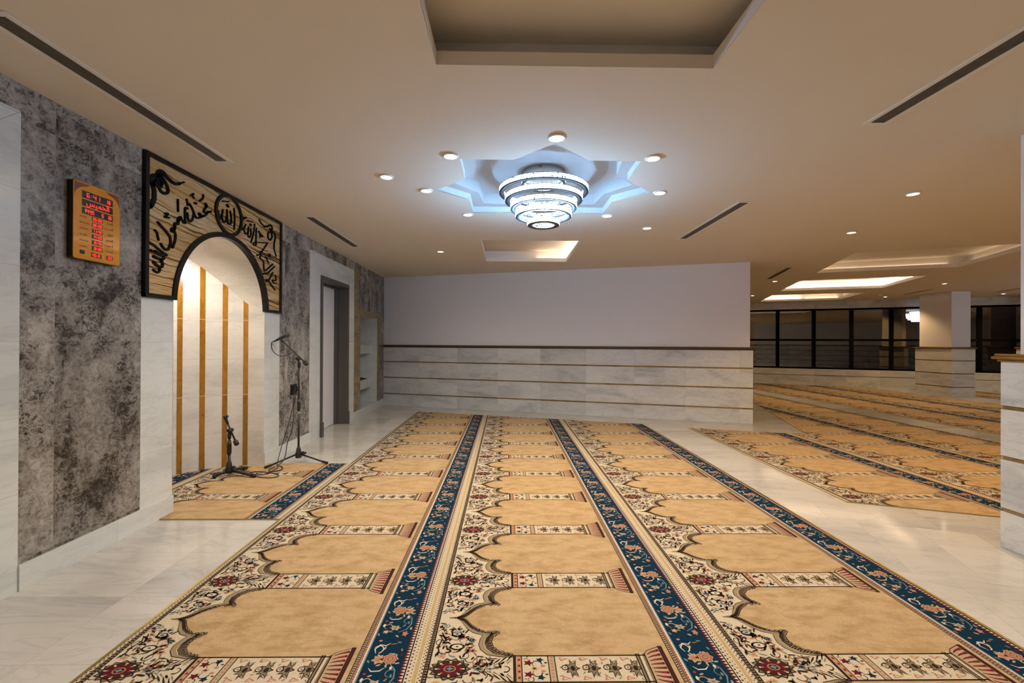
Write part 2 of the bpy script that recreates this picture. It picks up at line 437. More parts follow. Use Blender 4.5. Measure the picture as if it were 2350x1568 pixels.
g.prism([(1.93, 0), (2.2415, 0), (2.2415, 2.387), (1.932, 2.10)], X0, XW + .004, 'x', 'marble')
g.box(X0, XW, 2.982, NY0, .13, 1.545, 'marble'); g.box(X0, XW, NY1, 4.788, .13, 1.545, 'marble')
g.prism([(5.511, 0), (DY0, 0), (DY0, DZ), (5.513, 2.387)], X0, XW + .004, 'x', 'marble')
g.prism([(DY1, 0), (7.115, 0), (7.113, 2.387), (DY1, DZ)], X0, XW + .004, 'x', 'marble')
g.prism([(5.515, 2.389), (DY0, DZ + .002), (DY1, DZ + .002), (7.111, 2.389)], X0, XW + .004, 'x', 'marble')
g.build('marble_surround', wall_left)
g = MB()
g.box(X0, XW + .006, 7.118, 7.34, .13, 2.389, 'olive_marble')
g.prism([(7.342, 1.69), (8.56, 1.69), (8.56, 1.788), (7.342, 1.788)], X0, XW + .006, 'x', 'olive_marble')
g.box(X0, XW + .006, 7.342, SY0, .13, 1.689, 'olive_marble'); g.box(X0, XW + .006, SY1, 8.56, .13, 1.689, 'olive_marble')
g.build('shelf_surround', wall_left)
b = MB()
for y0, y1 in ((2.2435, NY0), (NY1, 5.509), (7.117, 8.90)):
    b.box(X0, XW + .012, y0, y1, 0, .13, 'marble_bb')
b.box(X0, XW + .012, -3.6, 1.0, 0, .13, 'marble_bb')
struct(b.build('baseboard_left'))

# ---- recessed book niche
b = MB(); XB = -2.86
b.box(XB - .02, XB, SY0 - .02, SY1 + .02, .11, SZ + .02, 'marble')
b.box(XB, X0, SY0 - .02, SY0, .11, SZ + .02, 'marble'); b.box(XB, X0, SY1, SY1 + .02, .11, SZ + .02, 'marble')
b.box(XB, X0, SY0, SY1, SZ, SZ + .02, 'marble'); b.box(XB, X0, SY0, SY1, .11, .13, 'marble')
bs = tag(empty('book_niche', (XB, 7.94, .13)), 'marble lined recessed shelf niche with olive frame beside the door', 'shelf niche')
lin = b.build('lining', bs); lin.matrix_parent_inverse = Matrix.Translation((-XB, -7.94, -.13))
for z0, z1 in ((1.036, 1.189), (.394, .566)):
    s_ = MB(); s_.box(XB, -2.56, SY0, SY1, z0, z1, 'marble')
    s_ = s_.build('shelf', bs, bevel=.003); s_.matrix_parent_inverse = Matrix.Translation((-XB, -7.94, -.13))

# ---- door
def child(o, p):
    o.parent = p; o.matrix_parent_inverse = p.matrix_basis.inverted() if p.type == 'EMPTY' else Matrix(); return o
door = struct(empty('door_1', (XW - .08, 6.33, 0)))
def dchild(mb, name, p=None, bevel=0.0):
    o = mb.build(name, p or door, bevel=bevel)
    if p is None: o.matrix_parent_inverse = Matrix.Translation((-(XW - .08), -6.33, 0))
    return o
b = MB(); xi = XW - .185
for y0, y1, z0, z1 in ((DY0, DY0 + .055, 0, DZ), (DY1 - .055, DY1, 0, DZ), (DY0 + .055, DY1 - .055, DZ - .055, DZ)):
    b.box(xi, XW + .022, y0, y1, z0, z1, 'doorframe')
b.box(xi, xi + .05, DY1 - .08, DY1 - .055, 0, DZ - .055, 'doorframe'); b.box(xi, xi + .05, DY0 + .055, DY0 + .08, 0, DZ - .055, 'doorframe')
b.box(xi, xi + .05, DY0 + .055, DY1 - .055, DZ - .08, DZ - .055, 'doorframe')
dchild(b, 'door_frame', bevel=.004)
b = MB(); b.box(XW + .022, XW + .034, DY0 - .006, DY0 + .062, 0, .19, 'doorframe'); b.box(XW + .022, XW + .034, DY1 - .062, DY1 + .004, 0, .19, 'doorframe')
dchild(b, 'kick_cover')
b = MB(); b.box(xi - .045, xi + .004, DY0 + .005, DY1 - .005, .006, DZ - .005, 'doorleaf')
leaf = dchild(b, 'door_leaf')

# ---- far wall (slanted), plaster above a coursed marble wainscot
def frame_xf(o, d):
    dx, dy = d; l = math.hypot(dx, dy); dx /= l; dy /= l
    return Matrix(((dx, dy, 0, o[0]), (dy, -dx, 0, o[1]), (0, 0, 1, 0), (0, 0, 0, 1)))   # x along, y toward the room
FW = frame_xf((-2.42, 8.86), (6.28, -1.99))
COURSES = [(0, .223), (.247, .543), (.567, .853), (.877, 1.148)]
GROOVES = [(.223, .247), (.543, .567), (.853, .877)]
def wainscot(x0, x1, y0, y1, parent, xf=None, courses=COURSES, grooves=GROOVES, tag_=None, ins=.008):
    a = MB()
    for z0, z1 in courses: a.box(x0, x1, y0, y1, z0, z1, 'marble_block')
    o1 = a.build('marble_course', parent, xf=xf, bevel=.003)
    a = MB()
    for z0, z1 in grooves: a.box(x0 + ins, x1 - ins, y0 + ins, y1 - ins, z0, z1, 'band')
    o2 = a.build('bronze_band', parent, xf=xf)
    return o1, o2
def moulding(x0, x1, y0, y1, xf, name, parent=None, z=1.148, mat='brown_marble'):
    a = MB()
    for e, z0, z1 in ((.012, z, z + .014), (.030, z + .014, z + .030), (.020, z + .030, z + .047)):
        a.box(x0 - e, x1 + e, y0 - e, y1 + e, z0, z1, mat)
    return a.build(name, parent, xf=xf, bevel=.004)
b = MB(); b.box(-.3, 6.545, -.25, 0, 1.0, CEIL, 'wallpaint'); b.box(-.3, 6.54, -.25, 0, 0, 1.0, 'wallpaint')
wall_far = struct(b.build('wall_far', xf=FW))
wainscot(.012, 6.585, -.285, .028, wall_far, FW)
struct(moulding(.04, 6.585, -.285, .028, FW, 'trim_1', mat='trim_dark'))

# ---- window wall across the hall
WW = frame_xf((7.86, 13.93), (1, -.45))
WB0, WB1 = .50, 2.316
b = MB(); b.box(-6.2, 10.2, -.30, -.02, 0, WB0 - .01, 'wallpaint'); b.box(-6.2, 10.2, -.30, -.02, WB1, CEIL, 'wallpaint')
wall_window = struct(b.build('wall_window', xf=WW))
a = MB(); a.box(-6.2, 10.2, -.02, .0, 0, .297, 'marble_block'); a.box(-6.2, 10.2, -.02, .0, .318, WB0, 'marble_block')
a.box(-6.2, 10.2, -.30, -.02, WB0 - .01, WB0, 'marble_block')
a.build('marble_course', wall_window, xf=WW)
a = MB(); a.box(-6.2, 10.2, -.02, -.006, .297, .318, 'band'); a.build('bronze_band', wall_window, xf=WW)
a = MB(); a.box(-6.2, 10.2, -.02, .0, WB1 + .01, CEIL, 'marble_block'); a.build('marble_header', wall_window, xf=WW)
k = 0
MUL = [-.29 - .94 * i for i in range(5, 0, -1)] + [-.29, .65, 1.60, 2.535, 3.47, 4.41, 5.36, 6.30, 7.24, 8.18, 9.12]
for i in range(len(MUL) - 1):
    x0, x1 = MUL[i], MUL[i + 1]; k += 1
    a = MB(); fw = .048; yb, yf = -.10, -.03
    a.box(x0, x0 + fw, yb, yf, WB0, WB1, 'frame_black'); a.box(x1 - fw, x1, yb, yf, WB0, WB1, 'frame_black')
    a.box(x0 + fw, x1 - fw, yb, yf, WB0, WB0 + .05, 'frame_black'); a.box(x0 + fw, x1 - fw, yb, yf, WB1 - .055, WB1, 'frame_black')
    a.box(x0 + fw, x1 - fw, yb, yf, 1.343, 1.405, 'frame_black')
    w = struct(a.build('window_%d' % k, xf=WW))
    for z0, z1 in ((WB0 + .05, 1.343), (1.405, WB1 - .055)):
        a = MB(); a.box(x0 + fw, x1 - fw, -.068, -.062, z0, z1, 'glass'); a.build('pane', w, xf=WW)

# ---- walls behind the camera and at the far right (seen only in reflections)
b = MB(); b.box(-2.7, 16.9, -3.7, -3.55, 0, CEIL, 'wallpaint'); wb = struct(b.build('wall_back'))
wainscot(-2.4, 16.55, -3.55, -3.50, wb)
b = MB(); b.box(16.7, 16.9, -3.55, 10.0, 0, CEIL, 'wallpaint'); wr = struct(b.build('wall_right'))
b = MB(); b.box(16.65, 16.70, -3.45, 9.9, 0, 1.148, 'marble_block'); b.build('marble_course', wr)
struct(moulding(-2.4, 16.55, -3.549, -3.50, None, 'trim_2'))

# ---- columns
def column(x0, x1, y0, y1, label):
    c = tag(empty('column', ((x0 + x1) / 2, (y0 + y1) / 2, 0)), label, 'column', 'plastered columns with marble bases')
    inv = Matrix.Translation((-(x0 + x1) / 2, -(y0 + y1) / 2, 0))
    for o in wainscot(x0, x1, y0, y1, c): o.matrix_parent_inverse = inv
    s_ = MB(); s_.box(x0 + .057, x1 - .057, y0 + .057, y1 - .057, 1.14, CEIL, 'wallpaint')
    s_ = s_.build('shaft', c, bevel=.004); s_.matrix_parent_inverse = inv
    m_ = moulding(x0, x1, y0, y1, None, 'moulding', c); m_.matrix_parent_inverse = inv
    return c
column(3.073, 3.85, 1.93, 2.712, 'large column with pale marble base and gold moulding beside the near marble aisle')
column(10.62, 11.20, 10.42, 11.36, 'freestanding column standing in front of the black framed windows')
column(12.92, 13.5, 10.45, 11.05, 'column mostly hidden, only its gold moulding peeking past the near column')

# ================================================================ CARPETS
TW, TH = 1.24, .628
CARPET = dict(tan=(.49, .345, .192), cream=(.56, .475, .35), dark=(.030, .020, .016), taupe=(.22, .160, .095), leaf=(.30, .225, .135), navy=(.005, .026, .052),
              maroon=(.115, .012, .018), salmon=(.43, .185, .105), red=(.30, .03, .028), sky=(.14, .21, .235), gold=(.46, .33, .16), white=(.60, .53, .42), beige=(.43, .31, .195))
CN = list(CARPET)
for kx, cx in CARPET.items(): M['c_' + kx] = carpet('wool_' + kx, cx, mott=(.9 if kx == 'tan' else 0.0))
class Pat:
    def __init__(s): s.p = []      # (layer, colour, [(u, v)...])
    def poly(s, L, c, pts): s.p.append((L, c, list(pts)))
    def rect(s, L, c, u0, u1, v0, v1): s.poly(L, c, [(u0, v0), (u1, v0), (u1, v1), (u0, v1)])
    def ell(s, L, c, u, v, a, b, n=10, rot=0):
        ca, sa = math.cos(rot), math.sin(rot)
        s.poly(L, c, [(u + a * math.cos(2 * PI * i / n) * ca - b * math.sin(2 * PI * i / n) * sa, v + a * math.cos(2 * PI * i / n) * sa + b * math.sin(2 * PI * i / n) * ca) for i in range(n)])
    def star(s, L, c, u, v, a, b, n, k=.5, rot=0.0):
        pts = []
        for i in range(2 * n):
            r = 1 if i % 2 == 0 else k; t = PI * i / n + rot
            pts.append((u + a * r * math.cos(t), v + b * r * math.sin(t)))
        for i in range(2 * n): s.poly(L, c, [(u, v), pts[i], pts[(i + 1) % (2 * n)]])
    def stroke(s, L, c, pts, w):
        n = len(pts)
        ws = w if isinstance(w, (list, tuple)) else [w] * n
        nor = []
        for i in range(n):
            a = pts[max(0, i - 1)]; b = pts[min(n - 1, i + 1)]; dx, dy = b[0] - a[0], b[1] - a[1]; l = math.hypot(dx, dy) or 1
            nor.append((-dy / l, dx / l))
        for i in range(n - 1):
            a, b = pts[i], pts[i + 1]; na, nb = nor[i], nor[i + 1]; wa, wb = ws[i] / 2, ws[i + 1] / 2
            s.poly(L, c, [(a[0] + na[0] * wa, a[1] + na[1] * wa), (a[0] - na[0] * wa, a[1] - na[1] * wa), (b[0] - nb[0] * wb, b[1] - nb[1] * wb), (b[0] + nb[0] * wb, b[1] + nb[1] * wb)])
    def curl(s, L, c, u, v, r, a0, a1, w, n=6):
        s.stroke(L, c, [(u + r * (1 - .35 * i / n) * math.cos(a0 + (a1 - a0) * i / n), v + r * (1 - .35 * i / n) * math.sin(a0 + (a1 - a0) * i / n)) for i in range(n + 1)], [w * (1 - .6 * i / n) for i in range(n + 1)])
T = Pat(); H = TH / 2; R = random.Random(3)
T.rect(0, 'cream', .044, .45, -H, H); T.rect(0, 'tan', .45, .992, -H, H)
OUT = [(.084, 0), (.118, .006), (.139, .022), (.155, .049), (.171, .077), (.200, .104), (.240, .119), (.231, .145), (.226, .175), (.236, .208), (.264, .238), (.32, .250), (.366, .252)]
INN = [(.132, 0), (.150, .010), (.163, .026), (.178, .047), (.198, .068), (.228, .088), (.300, .106), (.274, .135), (.268, .165), (.276, .195), (.300, .222), (.340, .239), (.366, .245)]
def vine(L, c, u, v, s=1.0, k=0):
    T.curl(L, c, u, v, .022 * s, k, k + 3.6, .004)
for sg in (1, -1):
    V = lambda w: sg * (H - w)
    T.poly(1, 'tan', [(.46, V(0)), (.46, V(.2455)), (.366, V(.2455))] + [(u, V(w)) for u, w in reversed(INN)])
    for i in range(len(OUT) - 1):
        a, b, c_, d_ = OUT[i], OUT[i + 1], INN[i + 1], INN[i]
        T.poly(2, 'leaf', [(a[0], V(a[1])), (b[0], V(b[1])), ((c_[0] * .48 + b[0] * .52), V(c_[1] * .48 + b[1] * .52)), ((d_[0] * .48 + a[0] * .52), V(d_[1] * .48 + a[1] * .52))])
    T.stroke(3, 'dark', [(u, V(w)) for u, w in OUT], .0032)
    # leaf curls along the inner edge
    for i in range(len(OUT) - 1):
        for t in (.0, .25, .5, .75):
            a = tuple(OUT[i][q] + (OUT[i + 1][q] - OUT[i][q]) * t for q in (0, 1)); b = tuple(INN[i][q] + (INN[i + 1][q] - INN[i][q]) * t for q in (0, 1))
            m = (a[0] * .45 + b[0] * .55, a[1] * .45 + b[1] * .55)
            e = (b[0] + .006, b[1] + (.006 if i < 6 else -.006))
            T.stroke(4, 'dark', [(m[0], V(m[1])), ((m[0] + e[0]) / 2 + .004, V((m[1] + e[1]) / 2 - .004)), (e[0], V(e[1]))], [.005, .0045, .002])
            T.stroke(3, 'taupe', [(m[0] + .004, V(m[1] + .003)), (e[0] + .004, V(e[1] + .003))], [.010, .004])
            if t in (.0, .5):
                q = (b[0] + .004, b[1] + (.005 if i < 6 else -.004)); a0 = math.atan2(b[1] - a[1], b[0] - a[0]) * sg * -1
                T.ell(2.5, 'leaf', q[0] - .003, V(q[1]), .012, .009, 8); T.curl(5, 'dark', q[0] - .002, V(q[1]), .0115, a0 - 1.6, a0 + 2.8, .0042, 7)
    T.ell(4, 'leaf', .284, V(.108), .022, .013); T.curl(5, 'dark', .288, V(.107), .015, 0, 5.5, .005, 8); T.ell(5, 'taupe', .262, V(.112), .010, .006)
    T.stroke(4, 'gold', [(u - .004, V(w - .003)) for u, w in OUT[1:5]], .003)
    # ring flowers and blossoms in the cream spandrel
    for (u, w, r, c1, c2) in ((.131, .110, .024, 'navy', 'sky'), (.140, .190, .032, 'dark', 'white'), (.078, .058, .020, 'sky', 'taupe')):
        T.ell(2, c1, u, V(w), r, r * .62, 12); T.ell(3, 'cream', u, V(w), r * .72, r * .42, 10); T.star(4, c2, u, V(w), r * .6, r * .34, 5); T.ell(5, c1, u, V(w), r * .2, r * .13, 6)
    T.star(4, 'salmon', .205, V(.215), .022, .016, 5); T.star(5, 'dark', .205, V(.215), .010, .008, 4)
    T.star(3, 'navy', .196, V(.150), .017, .012, 6, .6); T.ell(4, 'sky', .196, V(.150), .006, .004, 6)
    T.star(3, 'gold', .085, V(.245), .018, .014, 6, .6); T.star(4, 'salmon', .085, V(.245), .009, .007, 5)
    for (u, w, k) in ((.065, .10, 0), (.07, .165, 2), (.165, .155, 1), (.175, .240, 4), (.095, .205, 5), (.20, .262, 3), (.155, .078, 2.2), (.25, .285, 1), (.06, .290, 3)):
        vine(3, 'dark', u, V(w), 1.0, k * sg); 
    T.stroke(3, 'dark', [(.058, V(.115)), (.075, V(.145)), (.062, V(.19)), (.072, V(.225)), (.10, V(.235))], [.003, .006, .007, .006, .002])
    T.stroke(3, 'salmon', [(.10, V(.135)), (.13, V(.150)), (.17, V(.138)), (.20, V(.128))], [.002, .006, .005, .002])
    for i in range(5):
        u0 = .235 + i * .026
        T.stroke(3, 'dark', [(u0, V(.302 - .006 * i)), (u0 + .018, V(.294 - .011 * i)), (u0 + .030, V(.280 - .010 * i))], [.002, .007, .003])
        T.stroke(3, 'taupe', [(u0 + .004, V(.310 - .006 * i)), (u0 + .024, V(.303 - .010 * i))], [.006, .002])
    for i in range(230):       # loose leaves and buds
        u = .056 + R.random() * .28; w = .03 + R.random() * .28
        lim = np.interp(w, [0, .02, .042, .08, .11, .14, .17, .205, .236, .26, .31], [.07, .10, .135, .17, .20, .215, .215, .225, .25, .31, .34])
        if u > lim - .012 or (abs(u - .125) < .08 and w > .25): continue
        c = R.choice(['dark', 'dark', 'dark', 'taupe', 'taupe', 'sky', 'salmon', 'dark', 'maroon']); a = R.random() * PI
        T.ell(2, c, u, V(w), .009 + R.random() * .010, .0030 + R.random() * .0030, 6, a)
# rosette
T.star(3, 'dark', .125, 0, .082, .060, 14, .82); T.star(4, 'taupe', .125, 0, .074, .054, 14, .82); T.ell(4.5, 'dark', .125, 0, .064, .046, 16)
T.star(5, 'salmon', .125, 0, .058, .042, 8, .45); T.star(6, 'maroon', .125, 0, .060, .043, 8, .62, PI / 8); T.ell(6.5, 'salmon', .125, 0, .024, .017, 12); T.ell(7, 'dark', .125, 0, .019, .0135, 10); T.star(7.5, 'sky', .125, 0, .017, .012, 4, .5)
for k in range(8):
    a = 2 * PI * k / 8; T.ell(6, 'cream', .125 + .052 * math.cos(a), .038 * math.sin(a), .006, .004, 6)
    a += PI / 8; T.stroke(6.6, 'dark', [(.125 + .026 * math.cos(a), .019 * math.sin(a)), (.125 + .055 * math.cos(a), .040 * math.sin(a))], .003)
T.star(3, 'sky', .232, 0, .024, .017, 5, .45); T.star(4, 'dark', .232, 0, .013, .009, 4, .5)
T.stroke(3, 'dark', [(.262, 0), (.31, .002)], .003)
T.ell(3, 'dark', .325, .030, .010, .005, 6, .8); T.ell(3, 'dark', .325, -.030, .010, .005, 6, -.8); T.curl(3, 'dark', .338, 0, .018, -2.0, 2.0, .006)
# column between niches
T.rect(2, 'cream', .366, .892, -.069, .069)
for sg in (1, -1): T.stroke(4, 'dark', [(.366, sg * .069), (.60, sg * .0685), (.892, sg * .069)], .0065)
T.rect(3, 'dark', .366, .378, -.074, .074); T.rect(3, 'salmon', .380, .398, -.070, .070); T.rect(4, 'dark', .3975, .4015, -.07, .07)
for i in range(9): T.ell(4, 'maroon' if i % 2 else 'gold', .389, -.062 + i * .0155, .0055, .0045, 6)
for sg in (1, -1):
    T.star(3, 'maroon', .425, sg * .030, .022, .018, 5, .5); T.star(3, 'navy', .470, sg * .046, .018, .014, 5, .5); T.curl(4, 'dark', .455, sg * .022, .022, 0, 4 * sg, .005); T.curl(4, 'dark', .430, sg * .055, .014, 1, 4.5 * sg, .004)
    T.ell(4, 'salmon', .480, sg * .014, .010, .006, 6); T.ell(4, 'salmon', .412, sg * .052, .006, .004, 6); T.ell(4, 'dark', .492, sg * .030, .007, .004, 5)
T.star(4, 'gold', .447, 0, .018, .013, 6, .6); T.ell(5, 'maroon', .447, 0, .007, .005, 6)
T.rect(3, 'beige', .503, .528, -.070, .070); T.rect(4, 'dark', .501, .505, -.07, .07); T.rect(4, 'dark', .527, .531, -.07, .07)
for i in range(8): T.ell(4, 'salmon', .516, -.06 + i * .017, .005, .0045, 5)
for i in range(4):
    u = .578 + i * .080
    for q_ in range(6): T.ell(3.2, 'taupe', u + R.uniform(-.034, .036), R.uniform(-.055, .055), .008, .003, 5, R.random() * 3)
    T.star(3, 'dark', u + .014, 0, .030, .052, 7, .5); T.star(4, 'taupe', u + .014, 0, .023, .042, 7, .5); T.ell(4.5, 'dark', u + .016, 0, .010, .014, 6)
    T.ell(3, 'dark', u - .014, .004, .014, .015, 8); T.ell(4, 'cream', u - .014, .004, .010, .010, 8); T.star(4.5, 'taupe', u - .013, .004, .007, .007, 4)
    for sg in (1, -1):
        T.poly(3, 'salmon', [(u - .034, sg * .060), (u + .004, sg * .052), (u - .026, sg * .038)]); T.poly(4, 'cream', [(u - .026, sg * .055), (u - .006, sg * .052), (u - .023, sg * .045)])
        T.stroke(4, 'dark', [(u + .01, sg * .03), (u + .036, sg * .044)], [.004, .001])
    if i: T.ell(3, 'salmon', u - .040, 0, .004, .006, 6)
T.rect(3, 'taupe', .852, .892, -.078, .078); T.rect(4, 'dark', .852, .857, -.078, .078); T.rect(4, 'dark', .864, .868, -.078, .078); T.rect(4, 'cream', .870, .880, -.078, .078); T.rect(4, 'dark', .888, .893, -.080, .080)
T.poly(3, 'beige', [(.892, -.080), (.905, -.094), (.935, -.108), (.958, -.116), (.958, .116), (.935, .108), (.905, .094), (.892, .080)])
for sg in (1, -1): T.stroke(4, 'dark', [(.892, sg * .080), (.905, sg * .094), (.935, sg * .108), (.960, sg * .117)], .003)
for i in range(-4, 5):
    T.stroke(4, 'maroon', [(.900, i * .0185), (.92, i * .0215), (.954, i * .0245)], [.003, .007, .0125]); T.stroke(5, 'red', [(.912, i * .0200), (.945, i * .0238)], [.001, .005])
T.rect(4, 'dark', .956, .974, -.122, .122); T.rect(5, 'maroon', .963, .967, -.117, .117)
# border with blue band
T.rect(0, 'beige', .992, 1.031, -H, H); T.rect(1, 'dark', .992, .996, -H, H); T.rect(2, 'dark', 1.007, 1.0105, -H, H)
T.rect(2, 'red', 1.013, 1.018, -H, H); T.rect(2, 'white', 1.019, 1.026, -H, H); T.rect(2, 'sky', 1.026, 1.031, -H, H)
n_ = 52
for i in range(n_):
    v = -H + (i + .5) * TH / n_
    T.rect(2, 'dark', .9975, 1.005, v - .0035, v + .0025)
    T.rect(3, 'white', 1.0135, 1.0175, v - .0012, v + .0016)
T.rect(0, 'navy', 1.031, 1.178, -H, H); T.rect(0, 'maroon', 1.178, 1.197, -H, H)
n_ = 40
for i in range(n_):
    v = -H + (i + .5) * TH / n_; q = TH / n_
    T.poly(2, 'white', [(1.197, v - q * .40), (1.197, v + q * .40), (1.183, v)]); T.poly(2, 'navy', [(1.176, v + q * .1), (1.176, v + q * .9), (1.187, v + q * .5)])
T.rect(1, 'dark', 1.197, 1.2025, -H, H); T.rect(0, 'cream', 1.197, 1.232, -H, H); T.rect(0, 'gold', 1.232, 1.24, -H, H)
T.rect(0, 'gold', 0, .007, -H, H); T.rect(0, 'cream', .007, .026, -H, H); T.rect(0, 'dark', .026, .046, -H, H)
n_ = 34
for i in range(n_):
    v = -H + (i + .5) * TH / n_
    T.poly(2, 'dark', [(1.207, v - .004), (1.214, v - .002), (1.214, v + .003), (1.207, v + .004)]); T.ell(2, 'maroon', 1.224, v + .008, .003, .003, 5)
    T.ell(2, 'maroon', .014, v, .003, .003, 5); T.poly(2, 'dark', [(.019, v + .004), (.025, v + .006), (.025, v + .012), (.019, v + .011)])
n_ = 48
for i in range(n_):
    v = -H + (i + .5) * TH / n_
    T.rect(2, 'taupe', .030, .033, v - .004, v + .004); T.ell(2, 'beige', .038, v, .0032, .0036, 5)
for k in range(2):
    for d in (0, -TH, TH):
        v0 = .052 - k * H + d
        if not -H - .2 < v0 < H + .2: continue
        f = -1 if k else 1
        a, b = 1.108 + f * .018, 1.108 - f * .026
        def add(fn, *ar, **kw): fn(*ar, **kw)
        T.star(4, 'beige', b, v0, .031, .028, 6, .62, .2); T.star(5, 'maroon', b + f * .016, v0 + .002, .016, .014, 4, .45); T.star(5, 'salmon', b - f * .004, v0, .018, .016, 5, .6)
        T.star(5.5, 'beige', a, v0 + .004, .033, .034, 7, .78); T.star(6, 'maroon', a, v0 + .004, .027, .028, 7, .78); T.star(6.5, 'salmon', a, v0 + .004, .024, .025, 7, .8); T.ell(7, 'maroon', a, v0 + .004, .011, .011, 8); T.ell(7.5, 'beige', a, v0 + .004, .0085, .0085, 7); T.ell(8, 'dark', a, v0 + .004, .003, .003, 5)
        # vine from flower to flower
        T.stroke(3, 'sky', [(1.13, v0 - .02), (1.158, v0 - .055), (1.163, v0 - .095), (1.150, v0 - .130), (1.12, v0 - .150)], [.004, .005, .006, .005, .003])
        T.stroke(3, 'white', [(1.060, v0 + .035), (1.050, v0 + .060), (1.066, v0 + .085), (1.09, v0 + .080), (1.105, v0 + .095)], [.002, .006, .007, .006, .002])
        T.stroke(3, 'white', [(1.055, v0 - .045), (1.07, v0 - .062), (1.10, v0 - .060), (1.115, v0 - .045)], [.002, .006, .006, .002])
        T.ell(3, 'dark', 1.120, v0 + .090, .020, .007, 8, .2); T.ell(4, 'taupe', 1.120, v0 + .090, .014, .003, 8, .2)
        T.ell(3, 'white', 1.048, v0 - .105, .006, .011, 7); T.star(4, 'salmon', 1.066, v0 - .148, .016, .014, 5, .6); T.star(5, 'cream', 1.066, v0 - .148, .008, .007, 4, .6)
        T.star(4, 'beige', 1.100, v0 - .122, .026, .020, 6, .55); T.star(5, 'sky', 1.100, v0 - .122, .012, .010, 5, .5); T.star(4, 'salmon', 1.150, v0 - .160, .015, .020, 5, .55); T.ell(3, 'white', 1.140, v0 - .045, .006, .010, 6)
        for (du, dv, a_) in ((.020, .030, .6), (-.030, .022, 2.4), (.028, -.012, -.5), (-.020, -.030, 3.6), (.036, .020, 1.2), (-.042, -.002, 3.1), (.010, -.034, -1.4)):
            T.ell(3.4, 'beige', 1.108 + du, v0 + dv, .011, .0045, 6, a_)
        for (du, dv, c_) in ((1.158, -.020, 'beige'), (1.150, -.085, 'sky'), (1.168, -.125, 'beige'), (1.135, -.105, 'taupe'), (1.072, -.085, 'beige'), (1.085, -.145, 'sky'), (1.120, -.175, 'beige'), (1.044, -.010, 'sky'), (1.160, .055, 'taupe'), (1.040, -.165, 'taupe'), (1.090, .065, 'beige'), (1.140, .100, 'sky')):
            T.ell(3.2, c_, du, v0 + dv, .010, .0045, 6, (du * 931 + dv * 577) % 3.1)
        T.curl(3.3, 'white', 1.062, v0 + .060, .026, -1.2, 2.6, .0055, 8); T.curl(3.3, 'sky', 1.145, v0 - .075, .022, 1.2, 5.2, .005, 8); T.curl(3.3, 'beige', 1.066, v0 - .115, .020, 0, 4.4, .0045, 8)
        T.ell(3, 'salmon', 1.060, v0 + .11, .008, .006, 6); T.ell(3, 'maroon', 1.165, v0 + .03, .006, .008, 6); T.ell(3, 'red', 1.050, v0 - .075, .007, .006, 6)
def clip(poly, planes):
    for a, b, c in planes:            # keep a*x + b*y <= c
        out = []; n = len(poly)
        for i in range(n):
            p, q = poly[i], poly[(i + 1) % n]; dp = a * p[0] + b * p[1] - c; dq = a * q[0] + b * q[1] - c
            if dp <= 0: out.append(p)
            if (dp < 0 < dq) or (dq < 0 < dp):
                t = dp / (dp - dq); out.append((p[0] + (q[0] - p[0]) * t, p[1] + (q[1] - p[1]) * t))
        poly = out
        if len(poly) < 3: return []
    return poly
PH = 2.319
PILE = .009; LAY = .00022
def strip(x0, y0, y1, regions, label, cat='carpet', group=None, name='prayer_carpet'):
    """regions: list of convex half-plane sets (world x, y); their union is the outline"""
    vs = []; fs = []; ms = []
    k0 = math.floor((y0 - PH) / TH + .5); k1 = math.ceil((y1 - PH) / TH - .5)
    for planes in regions:
        for k in range(k0, k1 + 1):
            cy = PH + k * TH
            cs = [(x0, cy - H), (x0 + TW, cy - H), (x0, cy + H), (x0 + TW, cy + H)]
            inside = all(a * x + b * y <= c + 1e-9 for a, b, c in planes for x, y in cs)
            if any(all(a * x + b * y > c for x, y in cs) for a, b, c in planes): continue
            for L, c, pts in T.p:
                P_ = [(x0 + u, cy + min(H, max(-H, v))) for u, v in pts]
                if not inside:
                    P_ = clip(P_, planes)
                    if len(P_) < 3: continue
                o = len(vs); z = PILE + L * LAY
                vs += [(x, y, z) for x, y in P_]; fs.append(list(range(o, o + len(P_)))); ms.append(CN.index(c))
        big = clip([(x0, y0), (x0 + TW, y0), (x0 + TW, y1), (x0, y1)], planes)
        n = len(big); o = len(vs)
        vs += [(x, y, PILE - .0005) for x, y in big] + [(x, y, .0006) for x, y in big]
        fs.append(list(range(o, o + n))); ms.append(CN.index('gold')); fs.append(list(range(o + 2 * n - 1, o + n - 1, -1))); ms.append(CN.index('taupe'))
        for i in range(n): fs.append([o + i, o + n + i, o + n + (i + 1) % n, o + (i + 1) % n]); ms.append(CN.index('gold'))
    me = bpy.data.meshes.new(name); org = (x0 + TW / 2, (y0 + y1) / 2, 0)
    me.from_pydata([(x - org[0], y - org[1], z) for x, y, z in vs], [], fs)
    for c in CN: me.materials.append(M['c_' + c])
    me.polygons.foreach_set('material_index', ms); me.update()
    nrm = np.zeros(len(me.polygons) * 3); me.polygons.foreach_get('normal', nrm); nz = nrm[2::3]
    o = bpy.data.objects.new(name, me); C.objects.link(o); o.location = org
    return tag(o, label, cat, group)
FAR = (.3169, 1.0, 7.966 + .3169 * -1.569)            # far edge of the carpets, parallel to the slanted wall
HFAR = (.3169, 1.0, 6.50 + .3169 * 2.70)
NEAR = (-.345, -1.0, -(3.470 + .345 * 2.70))
DIAG = (-1.0, .341, -4.155 + .341 * 6.063)
WIN = (.45, 1.0, 13.93 + .45 * 7.86 - .06)
def box(x0, x1, y0, y1): return [(-1, 0, -x0), (1, 0, x1), (0, -1, -y0), (0, 1, y1)]
G = 'rows of arched prayer carpet'
YN = -1.3
